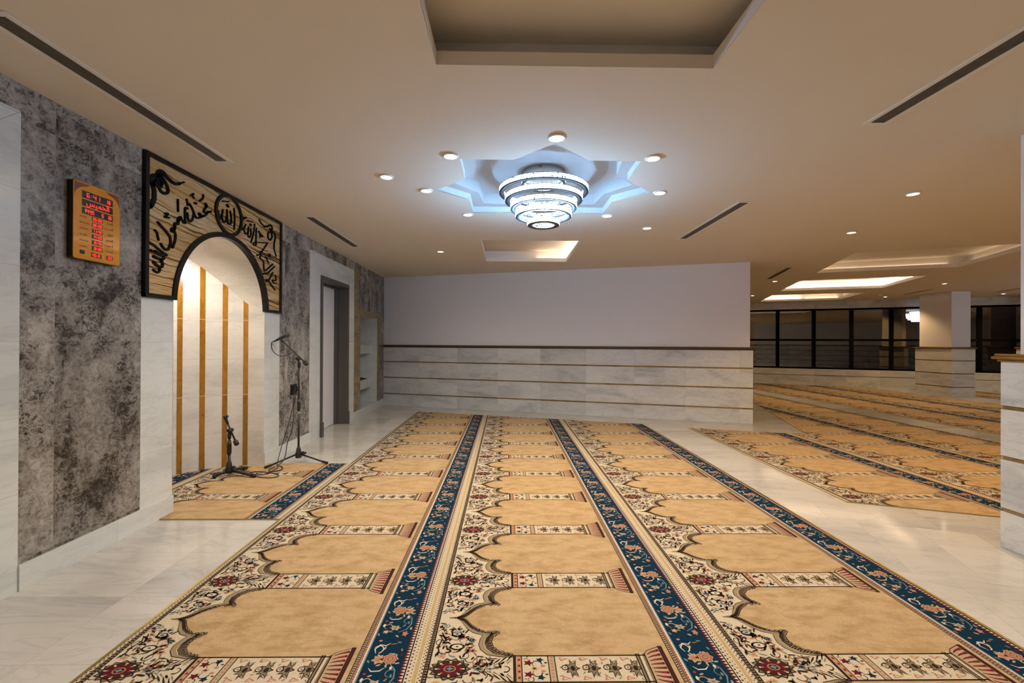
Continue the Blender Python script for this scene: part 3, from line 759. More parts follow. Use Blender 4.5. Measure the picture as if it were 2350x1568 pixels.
strip(-1.571, YN, 8.1, [box(-1.560, -.331, YN, 8.1) + [FAR]], 'prayer carpet strip of tan arches beside the microphones and the mihrab', group=G)
strip(-.331, YN, 7.7, [box(-.331, .909, YN, 7.7) + [FAR]], 'middle of the three joined tan arch carpet strips under the chandelier', group=G)
strip(.909, YN, 7.3, [box(.909, 2.112, YN, 7.3) + [FAR]], 'tan arch carpet strip whose blue border runs along the white marble aisle', group=G)
GH = 'arched prayer carpet in the adjoining hall'
strip(2.70, 3.0, 6.6, [box(2.70, 3.94, 3.0, 6.6) + [HFAR, NEAR]], 'short carpet strip between the marble aisle and the end of the slanted wall', group=GH)
NH = tuple(-q for q in HFAR)
strip(3.94, 2.3, 9.2, [box(3.94, 5.18, 2.3, 9.2) + [HFAR, NEAR], box(3.94, 5.18, 2.3, 9.2) + [NH, DIAG]], 'carpet strip cut diagonally where it passes the corner of the slanted wall', group=GH)
strip(5.18, 1.5, 12.5, [box(5.18, 6.27, 1.5, 12.5) + [NEAR, DIAG]], 'carpet strip along the camera side of the narrow marble path in the hall', group=GH)
strip(6.85, 1.0, 14.4, [box(6.85, 8.09, 1.0, 14.4) + [NEAR, DIAG, WIN]], 'carpet strip just beyond the narrow marble path in the hall', group=GH)
strip(8.09, .5, 13.9, [box(8.09, 9.33, .5, 13.9) + [NEAR, WIN]], 'carpet strip between the marble path strip and the freestanding column strip', group=GH)
strip(9.33, .1, 13.3, [box(9.33, 10.30, .1, 13.3) + [NEAR, WIN]], 'carpet strip whose border runs past the foot of the freestanding column', group=GH)
strip(11.36, 5.0, 12.5, [box(11.36, 12.60, 5.0, 12.5) + [WIN]], 'carpet strip glimpsed behind the freestanding column under the windows', group=GH)
# carpet in front of and inside the mihrab
NCX = -2.50
circ = []
for i in range(13):
    a = PI / 2 + PI * i / 12; nx, ny = math.cos(a), math.sin(a); circ.append((nx, ny, nx * NCX + ny * NCY + NR - .006))
inn = [(0, -1, -(NY0 + .004)), (0, 1, NY1 - .004)] + circ
nic = strip(-2.811, 3.134, 4.555, [box(XW + .013, -1.574, 3.134, 4.555), [(1, 0, XW + .0125), (-1, 0, 2.811)] + inn], 'small tan carpet piece reaching into the arched mihrab under the microphone stands', group=None)
strip(-4.051, 3.3, 4.5, [[(1, 0, -2.811)] + inn], 'sliver of blue bordered carpet at the back of the mihrab', group=None)
for n_, (x0, x1, y0, y1, lab) in enumerate(((-1.574, -1.561, YN, 3.13, 'thin brass edging along the carpet on the mihrab side, near part'), (-1.574, -1.561, 4.56, 7.95, 'thin brass edging along the carpet from the mihrab carpet to the slanted wall'), (2.113, 2.128, YN, 6.74, 'thin brass edging between blue carpet border and marble aisle'))):
    b = MB(); b.box(x0, x1, y0, y1, .0, .0105, 'brass'); tag(b.build('carpet_edging', org=((x0 + x1) / 2, (y0 + y1) / 2, 0)), lab, 'carpet edging')

# ================================================================ MIHRAB
def arc(cy, cz, r, a0, a1, n): return [(cy + r * math.cos(a0 + (a1 - a0) * i / n), cz + r * math.sin(a0 + (a1 - a0) * i / n)) for i in range(n + 1)]
ACZ = 1.53
NI = NR - .002
def arch_z(y): 
    d = abs(y - NCY); return ACZ + math.sqrt(max(0, NI * NI - d * d))
mh = tag(empty('mihrab', (NCX, NCY, 0)), 'arched white marble prayer niche with vertical gold stripes in the left stone wall'.replace('left ', ''), 'prayer niche')
inv = Matrix.Translation((-NCX, -NCY, 0))
b = MB(); N = 48; vs = []; fs = []
ring = [(XW + .0005, NY0 + .002)] + [(NCX - NI * math.sin(PI * i / N), NCY - NI * math.cos(PI * i / N)) for i in range(N + 1)] + [(XW + .0005, NY1 - .002)]
for x, y in ring: vs += [(x, y, 0), (x, y, arch_z(y))]
for i in range(len(ring) - 1): fs.append((2 * i, 2 * i + 2, 2 * i + 3, 2 * i + 1))
b.add(vs, fs, 'marble_niche', True)
nw = b.build('niche_wall', mh, recalc=False); nw.matrix_parent_inverse = inv
# uv along the curve
me = nw.data; uvl = me.uv_layers['UVMap'].data
for p in me.polygons:
    for li in p.loop_indices:
        v = me.vertices[me.loops[li].vertex_index].co
        uvl[li].uv = (4 + .61 * math.atan2(v.y - NCY, -(v.x - NCX)), v.z)
b = MB(); vs = []; fs = []; n = 40
for i in range(n + 1):
    a = PI * i / n; y = NCY - NI * math.cos(a); z = ACZ + NI * math.sin(a); xb = NCX - math.sqrt(max(0, NR * NR - (y - NCY) ** 2)) - .01
    vs += [(XW, y, z), (xb, y, z)]
for i in range(n): fs.append((2 * i, 2 * i + 1, 2 * i + 3, 2 * i + 2))
b.add(vs, fs, 'marble_niche', True)
so = b.build('niche_vault', mh, recalc=False); so.matrix_parent_inverse = inv
for am in (-80.7, -63.8, -46.5, -29.3, -12.1, 12.1, 29.3, 46.5, 63.8, 80.7):
    b = MB(); vs = []; m = 4
    for i in range(m + 1):
        a = math.radians(am - 2.1 + 4.2 * i / m); r = NR - .004
        x, y = NCX - r * math.cos(a), NCY + r * math.sin(a); vs += [(x, y, 0), (x, y, arch_z(y) + .01)]
    b.add(vs, [(2 * i, 2 * i + 2, 2 * i + 3, 2 * i + 1) for i in range(m)], 'stripe', True)
    for e in (0, m):
        x, y = vs[2 * e][0], vs[2 * e][1]; q = ((x - NCX) / (NR - .004) * (NR + .001) + NCX, (y - NCY) / (NR - .004) * (NR + .001) + NCY)
        b.add([(x, y, 0), (q[0], q[1], 0), (q[0], q[1], arch_z(y)), (x, y, arch_z(y))], [(0, 1, 2, 3)], 'stripe')
    o = b.build('gold_stripe', mh, recalc=False); o.matrix_parent_inverse = inv
# small downlight recessed in the vault
b = MB(); b.lathe([(.052, .02), (.052, 0), (.040, -.003), (.038, .02)], (0, 0, 0), 'white_metal', 24, close=True)
nl = tag(empty('niche_light', (-2.80, NCY, arch_z(NCY) - .012)), 'small recessed spotlight hidden at the top inside the mihrab', 'ceiling light')
b.build('trim_ring', nl); b = MB(); b.lathe([(.001, .004), (.038, .004)], (0, 0, 0), 'lamp_cool', 20); b.build('lamp_lens', nl)
# calligraphy panel
cp = tag(empty('calligraphy_panel', (XW, NCY, 1.545)), 'banded onyx arch panel with black border and black Arabic calligraphy above the mihrab', 'wall panel')
inv2 = Matrix.Translation((-XW, -NCY, -1.545))
PY0, PY1, PZ0, PZ1 = 2.984, 4.786, 1.547, 2.521
def panel_outline(o, r, zb):   # inset o from the outside, arch radius r
    y0, y1 = PY0 + o, PY1 - o
    a_lo = math.asin(max(-1, min(1, (zb - ACZ) / r)))
    return [(y0, zb), (y0, PZ1 - o), (y1, PZ1 - o), (y1, zb)] + arc(NCY, ACZ, r, a_lo, PI - a_lo, 44)
b = MB(); b.prism(panel_outline(.004, NR + .004, PZ0 + .004), XW - .0195, XW + .014, 'x', 'onyx')
def pp(mb, name, parent=cp, iv=inv2, bevel=0.0):
    o = mb.build(name, parent, bevel=bevel)
    if parent is cp: o.matrix_parent_inverse = iv
    return o
slab = pp(b, 'onyx_slab')
b = MB(); X1 = XW + .026
zt, t = PZ1, .030
b.prism([(PY0, PZ0), (PY0, PZ1), (PY1, PZ1), (PY1, PZ0), (PY1 - .036, PZ0), (PY1 - .036, PZ1 - .028), (PY0 + t, PZ1 - .028), (PY0 + t, PZ0)], XW - .01, X1, 'x', 'black')
aL = math.asin((PZ0 - ACZ) / NR)
b.prism([(PY0, PZ0), (PY0, PZ0 + .026), (NCY - math.sqrt((NR + .036) ** 2 - .04 ** 2), PZ0 + .026), (NCY - math.sqrt((NR + .036) ** 2 - .017 ** 2), PZ0)], XW - .01, X1 + .0006, 'x', 'black')
b.prism([(PY1, PZ0), (PY1, PZ0 + .026), (NCY + math.sqrt((NR + .036) ** 2 - .04 ** 2), PZ0 + .026), (NCY + math.sqrt((NR + .036) ** 2 - .017 ** 2), PZ0)], XW - .01, X1 + .0006, 'x', 'black')
A1 = arc(NCY, ACZ, NR + .036, aL, PI - aL, 60); A2 = arc(NCY, ACZ, NR - .004, aL, PI - aL, 60)
b.prism(A1 + A2[::-1], XW - .018, X1 + .001, 'x', 'black')
pp(b, 'black_border')
b = MB(); o_ = [(3.880 + .190 * math.cos(2 * PI * i / 56), 2.342 + .178 * math.sin(2 * PI * i / 56)) for i in range(56)]; i_ = [(3.880 + .163 * math.cos(2 * PI * i / 56), 2.342 + .151 * math.sin(2 * PI * i / 56)) for i in range(56)]
b.prism(o_, XW + .010, X1 + .003, 'x', 'black', [i_]); pp(b, 'medallion_ring')
LET={'flourish_l':[(0.01,[(3.013,2.137),(3.03,2.16)]),(0.026,[(3.03,2.16),(3.055,2.205),(3.061,2.238),(3.057,2.284),(3.044,2.314)]),(0.022,[(3.044,2.314),(3.035,2.338),(3.039,2.361),(3.056,2.376),(3.078,2.374),(3.1,2.348),(3.118,2.326)]),(0.016,[(3.06,2.347),(3.074,2.331),(3.096,2.315),(3.123,2.29),(3.15,2.287),(3.177,2.301),(3.184,2.328),(3.163,2.363),(3.135,2.389),(3.121,2.411)]),(0.02,[(3.082,2.382),(3.095,2.415),(3.117,2.43),(3.144,2.427),(3.176,2.407),(3.214,2.393)]),(0.018,[(3.214,2.393),(3.253,2.391),(3.292,2.406)]),(0.009,[(3.292,2.406),(3.338,2.433)]),(0.024,[(3.099,2.396),(3.113,2.366),(3.127,2.35)])],'muhammad':[(0.012,[(3.642,2.304),(3.605,2.288),(3.583,2.261),(3.558,2.244),(3.525,2.226),(3.484,2.207),(3.464,2.213),(3.444,2.238),(3.428,2.263),(3.398,2.29)]),(0.016,[(3.578,2.346),(3.591,2.336),(3.579,2.318)]),(0.011,[(3.579,2.318),(3.554,2.279),(3.583,2.28),(3.635,2.301)]),(0.022,[(3.508,2.244),(3.523,2.235)]),(0.011,[(3.444,2.232),(3.436,2.194),(3.421,2.169),(3.402,2.158),(3.386,2.172),(3.377,2.214)]),(0.013,[(3.455,2.315),(3.471,2.316)]),(0.009,[(3.411,2.359),(3.442,2.379),(3.435,2.379),(3.431,2.361),(3.447,2.35)]),(0.01,[(3.548,2.409),(3.55,2.389),(3.532,2.366),(3.511,2.35)]),(0.01,[(3.368,2.315),(3.375,2.294),(3.379,2.273)]),(0.011,[(3.279,2.283),(3.282,2.2)])],'rasul':[(0.013,[(3.378,2.25),(3.357,2.247),(3.352,2.224),(3.354,2.134)]),(0.01,[(3.354,2.134),(3.338,2.13),(3.321,2.148),(3.31,2.166)]),(0.019,[(3.302,2.159),(3.29,2.142),(3.283,2.13)]),(0.013,[(3.29,2.14),(3.278,2.104),(3.255,2.104),(3.248,2.086)]),(0.019,[(3.246,2.066),(3.221,2.051),(3.224,2.041)]),(0.012,[(3.254,2.085),(3.246,2.049),(3.257,2.026),(3.254,1.979),(3.23,1.923)]),(0.013,[(3.095,2.067),(3.137,2.042),(3.18,2.015),(3.207,1.989),(3.21,1.943),(3.186,1.901),(3.154,1.898),(3.122,1.924)]),(0.01,[(3.065,2.007),(3.085,1.996),(3.101,1.948)]),(0.01,[(3.157,2.147),(3.184,2.155),(3.171,2.135),(3.152,2.123),(3.195,2.127)])],'allah_l':[(0.011,[(3.011,1.915),(3.061,1.902),(3.117,1.878),(3.176,1.857)]),(0.015,[(3.069,1.862),(3.112,1.853),(3.146,1.848),(3.149,1.832),(3.123,1.817),(3.059,1.826)]),(0.015,[(3.118,1.816),(3.139,1.793),(3.131,1.769),(3.103,1.764),(3.057,1.788)]),(0.011,[(3.108,1.763),(3.114,1.74),(3.093,1.722),(3.057,1.734)]),(0.009,[(3.023,1.914),(3.006,1.9),(3.003,1.859),(3.007,1.82)]),(0.014,[(3.031,1.862),(3.041,1.859)])],'medallion':[(0.01,[(3.95,2.422),(3.959,2.328),(3.952,2.239)]),(0.012,[(3.896,2.381),(3.91,2.331),(3.909,2.286),(3.884,2.266),(3.859,2.284),(3.849,2.379)]),(0.012,[(3.85,2.33),(3.835,2.28),(3.807,2.266),(3.788,2.285),(3.78,2.31)]),(0.012,[(3.794,2.363),(3.786,2.328),(3.766,2.283),(3.746,2.285),(3.733,2.336)]),(0.018,[(3.85,2.42),(3.866,2.415)]),(0.008,[(3.789,2.434),(3.882,2.463)])],'illallah':[(0.009,[(4.069,2.395),(4.091,2.382),(4.136,2.395),(4.091,2.369)]),(0.008,[(4.151,2.373),(4.243,2.38)]),(0.014,[(4.197,2.346),(4.212,2.343)]),(0.01,[(4.063,2.314),(4.062,2.284),(4.074,2.266),(4.103,2.295),(4.125,2.326)]),(0.01,[(4.108,2.305),(4.104,2.264),(4.131,2.241),(4.16,2.261),(4.173,2.317)]),(0.01,[(4.167,2.307),(4.164,2.236),(4.187,2.223),(4.212,2.256),(4.207,2.308)]),(0.01,[(4.271,2.37),(4.256,2.285),(4.214,2.185)]),(0.01,[(4.302,2.337),(4.293,2.194)]),(0.009,[(4.301,2.201),(4.265,2.192),(4.253,2.172),(4.277,2.167),(4.301,2.182),(4.301,2.201),(4.495,2.24)]),(0.01,[(4.5,2.238),(4.368,2.1)]),(0.01,[(4.341,2.32),(4.378,2.301),(4.417,2.283)]),(0.014,[(4.362,2.288),(4.374,2.273)]),(0.013,[(4.315,2.081),(4.339,2.09)])],'ilaha':[(0.01,[(4.396,2.097),(4.367,2.075),(4.379,2.059),(4.431,2.043),(4.437,1.981),(4.467,1.96),(4.606,2.046)]),(0.009,[(4.465,2.094),(4.526,2.044)]),(0.01,[(4.491,1.929),(4.644,2.029)]),(0.014,[(4.432,1.92),(4.461,1.928)]),(0.01,[(4.607,1.96),(4.528,1.867)]),(0.009,[(4.528,1.87),(4.48,1.87),(4.486,1.848),(4.528,1.857),(4.653,1.785)]),(0.009,[(4.658,1.938),(4.672,1.887),(4.602,1.884),(4.633,1.855),(4.691,1.863)]),(0.008,[(4.543,2.139),(4.555,2.121),(4.525,2.119),(4.576,2.106)])],'flourish_r':[(0.01,[(4.348,2.432),(4.39,2.406),(4.441,2.392)]),(0.016,[(4.441,2.392),(4.502,2.41),(4.556,2.434),(4.588,2.421),(4.584,2.381)]),(0.013,[(4.547,2.396),(4.566,2.366),(4.516,2.349),(4.512,2.301),(4.549,2.283),(4.585,2.318),(4.584,2.366),(4.635,2.379),(4.655,2.334)]),(0.013,[(4.655,2.334),(4.632,2.27),(4.628,2.211)]),(0.009,[(4.628,2.211),(4.671,2.141)])]}
NAMES = dict(flourish_l='flourish', flourish_r='flourish')
def smooth_line(pts, k=5):
    if len(pts) < 3: return pts
    out = []
    for i in range(len(pts) - 1):
        p0 = pts[max(0, i - 1)]; p1 = pts[i]; p2 = pts[i + 1]; p3 = pts[min(len(pts) - 1, i + 2)]
        for j in range(k):
            t = j / k
            out.append(tuple(.5 * (2 * p1[q] + (p2[q] - p0[q]) * t + (2 * p0[q] - 5 * p1[q] + 4 * p2[q] - p3[q]) * t * t + (3 * p1[q] - p0[q] - 3 * p2[q] + p3[q]) * t ** 3) for q in (0, 1)))
    return out + [pts[-1]]
for key, strokes in LET.items():
    b = MB()
    for w, pts in strokes:
        if not key.startswith('flourish'): b = MB()
        pl = smooth_line(pts); n = len(pl); w = w * 1.25
        left = []; right = []
        for i, p in enumerate(pl):
            a = pl[max(0, i - 1)]; c = pl[min(n - 1, i + 1)]; dx, dy = c[0] - a[0], c[1] - a[1]; l = math.hypot(dx, dy) or 1
            left.append((p[0] - dy / l * w / 2, p[1] + dx / l * w / 2)); right.append((p[0] + dy / l * w / 2, p[1] - dx / l * w / 2))
        xa, xb = XW + .012, XW + .024
        for i in range(n - 1):
            q = [left[i], left[i + 1], right[i + 1], right[i]]
            b.add([(xb, *p) for p in q] + [(xa, *p) for p in q], [(0, 1, 2, 3), (0, 4, 5, 1), (2, 6, 7, 3)], 'letter')
        for p in (pl[0], pl[-1]):
            c8 = [(p[0] + w / 2 * math.cos(PI * k / 5), p[1] + w / 2 * math.sin(PI * k / 5)) for k in range(10)]
            b.add([(xb, *q) for q in c8] + [(xa, *q) for q in c8], [tuple(range(10))] + [(k, (k + 1) % 10, 10 + (k + 1) % 10, 10 + k) for k in range(10)], 'letter')
        if not key.startswith('flourish'): pp(b, 'calligraphy_stroke')
    if key.startswith('flourish'): pp(b, 'flourish')

# ================================================================ PRAYER TIME CLOCK
ck = tag(empty('prayer_time_clock', (XW, 2.628, 1.70)), 'amber wall clock board with red digital prayer times on grey stone', 'wall clock')
ivk = Matrix.Translation((-XW, -2.628, -1.70))
def kk(o): o.matrix_parent_inverse = ivk; return o
CY0, CY1, CZ0, CZ1 = 2.478, 2.776, 1.708, 2.145
def rrect(y0, y1, z0, z1, r, n=5):
    out = []
    for cy_, cz_, a0 in ((y1 - r, z1 - r, 0), (y0 + r, z1 - r, PI / 2), (y0 + r, z0 + r, PI), (y1 - r, z0 + r, 1.5 * PI)):
        out += [(cy_ + r * math.cos(a0 + PI / 2 * i / n), cz_ + r * math.sin(a0 + PI / 2 * i / n)) for i in range(n + 1)]
    return out
XF = -2.385
b = MB(); b.prism(rrect(CY0, CY1, CZ0, CZ1, .014), XW + .001, XF - .003, 'x', 'clock_black'); kk(b.build('case', ck))
b = MB(); b.prism(rrect(CY0 + .002, CY1 - .002, CZ0 + .002, CZ1 - .002, .012), XF - .003, XF, 'x', 'clock_face'); face = kk(b.build('face_plate', ck))
def spandrel(mb, y, z, sy):
    pts = [(y, z), (y, z - .085)] + [(y + sy * .085 * (1 - math.cos(t)), z - .085 + .085 * math.sin(t) * .85) for t in [PI / 2 * i / 8 for i in range(1, 8)]] + [(y + sy * .095, z)]
    mb.prism(pts, XF, XF + .0006, 'x', 'clock_trim')
b = MB(); spandrel(b, CY0 + .006, CZ1 - .008, 1); kk(b.build('corner_print', ck)); b = MB(); spandrel(b, CY1 - .006, CZ1 - .008, -1); kk(b.build('corner_print', ck))
SEG = {'0': 'abcdef', '1': 'bc', '2': 'abged', '3': 'abgcd', '4': 'fgbc', '5': 'afgcd', '6': 'afgedc', '7': 'abc', '8': 'abcdefg', '9': 'abcdfg'}
def digit(mb, ch, y, z, w, h, t, x):
    """seven segment digit; y grows to the right on this wall"""
    if ch == ':':
        for q in (.3, .7): mb.box(x - .0008, x, y + w * .4, y + w * .4 + t, z + h * q - t / 2, z + h * q + t / 2, 'led')
        return
    R_ = dict(a=(0, h - t, w, h), g=(0, h / 2 - t / 2, w, h / 2 + t / 2), d=(0, 0, w, t), f=(0, h / 2, t, h), e=(0, 0, t, h / 2), b=(w - t, h / 2, w, h), c=(w - t, 0, w, h / 2))
    for s_ in SEG.get(ch, ''):
        a, c, d, e = R_[s_]; mb.box(x - .0008, x, y + a, y + d, z + c, z + e, 'led')
def display(y0, y1, z0, z1, txt, dw, gap, h, pos=None, ar=False, t=.0028):
    b = MB(); b.box(XF, XF + .0009, y0, y1, z0, z1, 'clock_black'); o = kk(b.build('display', ck))
    if txt:
        zc = (z0 + z1) / 2 - h / 2; y = pos if pos is not None else y0 + .004
        for ch in txt:
            b = MB(); ww = dw * .6 if ch == ':' else dw
            digit(b, ch, y, zc, ww, h, t, XF + .0018); y += ww + gap
            b.build('led_colon' if ch == ':' else 'led_digit', o)
    return o
display(2.529, 2.724, 2.057, 2.097, '6:41', .0165, .0075, .024, pos=2.556)
def loose(txt, y, z, w_, h, t, step):
    for ch in txt: b = MB(); digit(b, ch, y, z, w_, h, t, XF + .0018); y += step; kk(b.build('led_digit', ck))
loose('18', 2.676, 2.066, .0125, .022, .0027, .018)
dsp = display(2.529, 2.724, 2.012, 2.050, '', 0, 0, 0)
display(2.529, 2.724, 1.968, 2.004, '1445', .0125, .0045, .021, pos=2.538)
loose('5', 2.650, 1.976, .0125, .021, .0027, .02); loose('16', 2.686, 1.976, .0115, .021, .0026, .0165)
def text(body, y, z, size, mat, parent, name='printed_label', x=XF + .0004, align='LEFT', ext=.0002):
    cu = bpy.data.curves.new(name, 'FONT'); cu.body = body; cu.size = size; cu.align_x = align; cu.extrude = ext; cu.fill_mode = 'BOTH'; cu.resolution_u = 2
    o = bpy.data.objects.new(name, cu); C.objects.link(o); bpy.context.view_layer.update()
    me = bpy.data.meshes.new_from_object(o.evaluated_get(bpy.context.evaluated_depsgraph_get())); bpy.data.objects.remove(o)
    me.transform(Matrix(((0, 0, 1, x), (1, 0, 0, y), (0, 1, 0, z), (0, 0, 0, 1))))
    me.materials.clear(); me.materials.append(M[mat]); ob = bpy.data.objects.new(name, me); C.objects.link(ob)
    ob.parent = parent
    if parent is ck: ob.matrix_parent_inverse = ivk
    return ob
SHAPE = {  # isolated, final, initial, medial presentation forms
 'ا': 'ﺍﺎﺍﺎ', 'ل': 'ﻝﻞﻟﻠ', 'خ': 'ﺥﺦﺧﺨ', 'م': 'ﻡﻢﻣﻤ', 'ي': 'ﻱﻲﻳﻴ', 'س': 'ﺱﺲﺳﺴ', 'ف': 'ﻑﻒﻓﻔ', 'ج': 'ﺝﺞﺟﺠ', 'ر': 'ﺭﺮﺭﺮ', 'ش': 'ﺵﺶﺷﺸ', 'و': 'ﻭﻮﻭﻮ', 'ق': 'ﻕﻖﻗﻘ', 'ظ': 'ﻅﻆﻇﻈ', 'ه': 'ﻩﻪﻫﻬ', 'ع': 'ﻉﻊﻋﻌ', 'ص': 'ﺹﺺﺻﺼ', 'غ': 'ﻍﻎﻏﻐ', 'ب': 'ﺏﺐﺑﺒ', 'ء': 'ﺀﺀﺀﺀ'}
def arabic(w):
    out = []; nonjoin = 'اروء'
    for i, ch in enumerate(w):
        prev = i > 0 and w[i - 1] not in nonjoin; nxt = i < len(w) - 1 and ch not in nonjoin and w[i + 1] != 'ء'
        out.append(SHAPE[ch][(3 if nxt else 1) if prev else (2 if nxt else 0)])
    return ''.join(reversed(out))
text(arabic('الخميس'), 2.6265, 2.0215, .044, 'led', dsp, 'led_word', x=XF + .0015, align='CENTER')
rows = [('ALFAJR', 'الفجر', '05:02'), ('SHORUQ', 'الشروق', '06:28'), ('ALZUHR', 'الظهر', '11:42'), ('AL-ASR', 'العصر', '14:23'), ('MAGRIB', 'المغرب', '16:46'), ('ALISHA', 'العشاء', '18:08')]
for i, (en, ar, tm) in enumerate(rows):
    z1 = 1.963 - .0336 * i
    display(2.590, 2.657, z1 - .023, z1, tm, .0094, .0030, .0155, pos=2.5955, t=.0021)
    text(en, 2.515, z1 - .017, .0145, 'clock_ink', ck); text(arabic(ar), 2.728, z1 - .017, .021, 'clock_ink', ck, align='RIGHT')
display(2.586, 2.651, 1.732, 1.756, '45:8', .0105, .0035, .016, pos=2.592, t=.0022)
display(2.684, 2.726, 1.734, 1.757, '20', .0105, .0045, .016, pos=2.693, t=.0022)
b = MB(); b.box(XF, XF + .0012, 2.517, 2.546, 1.738, 1.760, 'clock_black'); kk(b.build('sensor_window', ck))

# ================================================================ SOCKET AND ITS CABLES
so_ = tag(empty('wall_socket', (XW, 5.11, .71)), 'small black double wall socket on grey stone behind the tall microphone stand', 'socket')
ivs = Matrix.Translation((-XW, -5.11, -.71))
b = MB(); b.box(XW, XW + .012, 5.035, 5.175, .645, .765, 'clock_black'); b.build('socket_plate', so_, bevel=.003).matrix_parent_inverse = ivs
for yy in (5.07, 5.14):
    b = MB(); b.box(XW + .012, XW + .040, yy - .022, yy + .022, .68, .735, 'rubber'); b.build('plug', so_, bevel=.004).matrix_parent_inverse = ivs
def cable(pts, r, label, name='microphone_cable', group=None):
    pts3 = [Vector(p) for p in pts]; out = []
    n = len(pts3)
    for i in range(n - 1):
        p0 = pts3[max(0, i - 1)]; p1 = pts3[i]; p2 = pts3[i + 1]; p3 = pts3[min(n - 1, i + 2)]
        for j in range(6):
            t = j / 6; out.append(.5 * (2 * p1 + (p2 - p0) * t + (2 * p0 - 5 * p1 + 4 * p2 - p3) * t * t + (3 * p1 - p0 - 3 * p2 + p3) * t ** 3))
    out.append(pts3[-1])
    for p in out: p.z = max(p.z, r + (.0125 if (p.y < 4.555) else .001)) 
    b = MB(); b.tube(out, r, 'rubber', 7); return tag(b.build(name, org=pts[0]), label, 'cable', group)
cable([(-2.395, 5.07, .70), (-2.331, 4.918, .561), (-2.303, 4.755, .37), (-2.281, 4.593, .217), (-2.252, 4.43, .05), (-2.215, 4.36, .015), (-2.217, 4.309, .015), (-2.226, 4.20, .015), (-2.25, 4.15, .015), (-2.33, 4.19, .015)], .0038, 'slack black cable hanging from the wall socket to the short stand')
cable([(-2.392, 5.14, .70), (-2.356, 4.987, .551), (-2.316, 4.894, .412), (-2.292, 4.801, .278), (-2.289, 4.709, .189), (-2.265, 4.616, .077), (-2.245, 4.523, .04), (-2.25, 4.44, .02), (-2.19, 4.40, .016), (-2.15, 4.30, .016), (-2.21, 4.24, .016), (-2.27, 4.31, .016), (-2.25, 4.38, .018)], .0044, 'thicker black cable from the socket ending in a small loop by the stand leg')
cable([(-2.40, 4.20, .016), (-2.36, 4.235, .016), (-2.255, 4.223, .016), (-2.13, 4.17, .016), (-2.075, 4.10, .016), (-2.11, 4.055, .016), (-2.208, 4.063, .016), (-2.262, 4.089, .018)], .0038, 'black cable lying in a flat oval loop on the mihrab carpet')

# ================================================================ MICROPHONE STANDS
def stand(base, pole_h, feet, piv, boom_a, boom_b, label, r=.0105, zfloor=.012, tall=True):
    t = tag(empty('microphone_stand', (base[0], base[1], zfloor)), label, 'microphone stand')
    iv = Matrix.Translation((-base[0], -base[1], -zfloor)); x, y = base; hz = .075 if tall else .045
    def add(mb, name, p=None, bevel=0.0):
        o = mb.build(name, p or t, bevel=bevel)
        if p is None: o.matrix_parent_inverse = iv
        return o
    for fx, fy in feet:
        b = MB(); zf = zfloor + .012
        b.tube([(x + (fx - x) * .10, y + (fy - y) * .10, zfloor + hz), (fx + (x - fx) * .14, fy + (y - fy) * .14, zf + .006)], .0085 if tall else .013, 'blackmetal', 10)
        lg = add(b, 'leg'); b = MB(); b.tube([(fx + (x - fx) * .18, fy + (y - fy) * .18, zf + .008), (fx, fy, zf)], .0118 if tall else .016, 'rubber', 10); b.build('rubber_foot', lg)
    b = MB(); z0 = zfloor + (.04 if tall else .02)
    b.lathe([(.001, z0), (.030, z0), (.034, z0 + .035), (.026, z0 + .06), (.018, z0 + .10), (.012, z0 + .115), (.001, z0 + .115)], (x, y, 0), 'blackmetal', 20); add(b, 'leg_hub')
    b = MB(); b.tube([(x, y, z0 + .06), (x + .045, y - .01, z0 + .055)], .006, 'blackmetal'); b.sphere((x + .050, y - .01, z0 + .055), .014, 'blackmetal', 12, 8, (1, .7, 1)); add(b, 'clamp_knob')
    b = MB(); b.tube([(x, y, z0 + .02), (x, y, pole_h * .52)], r, 'blackmetal', 14); add(b, 'lower_tube')
    b = MB(); b.lathe([(.001, 0), (r + .002, 0), (r + .0065, .02), (r + .0065, .09), (r + .001, .13), (.001, .13)], (x, y, pole_h * .52), 'blackmetal', 16); add(b, 'height_clutch')
    b = MB(); b.tube([(x, y, pole_h * .6), (x, y, pole_h)], r * .75, 'blackmetal', 12); add(b, 'upper_tube')
    if tall:
        b = MB(); b.lathe([(r + .0005, .50), (r + .0012, .50), (r + .0012, .585), (r + .0005, .585)], (x, y, 0), 'chromegrey', 16); add(b, 'silver_sticker')
    p = Vector(piv)
    b = MB(); b.lathe([(.001, -.06), (.012, -.06), (.016, -.045), (.016, -.01), (.010, .0), (.001, 0)], (x, y, pole_h + .02), 'blackmetal', 16)
    b.tube([p + Vector((0, -.022, 0)), p + Vector((0, .022, 0))], .020, 'blackmetal', 16); b.tube([p + Vector((0, .02, 0)), p + Vector((0, .05, 0))], .007, 'blackmetal', 8)
    b.tube([(x, y, pole_h), tuple(p)], .009, 'blackmetal', 10); add(b, 'boom_pivot')
    b = MB(); b.tube([boom_a, boom_b], .0068 if tall else .008, 'blackmetal', 12); bm_ = add(b, 'boom_arm')
    d = (Vector(boom_b) - Vector(boom_a)).normalized()
    b = MB(); b.tube([Vector(boom_b) - d * .03, Vector(boom_b) - d * .022, Vector(boom_b) + d * .015, Vector(boom_b) + d * .024], [.012, .021, .021, .012], 'blackmetal', 16); add(b, 'counterweight')
    b = MB(); a = Vector(boom_a); b.tube([a + d * .03, a - d * .01, a - d * .03], [.009, .013, .011], 'blackmetal', 12)
    if not tall:
        b.tube([a - d * .02, a - d * .045 + Vector((.004, 0, .01))], .016, 'blackmetal', 12); b.tube([a - d * .035 + Vector((-.012, 0, 0)), a - d * .045 + Vector((.028, 0, .006))], .011, 'blackmetal', 10)
    add(b, 'microphone_clip')
    return t
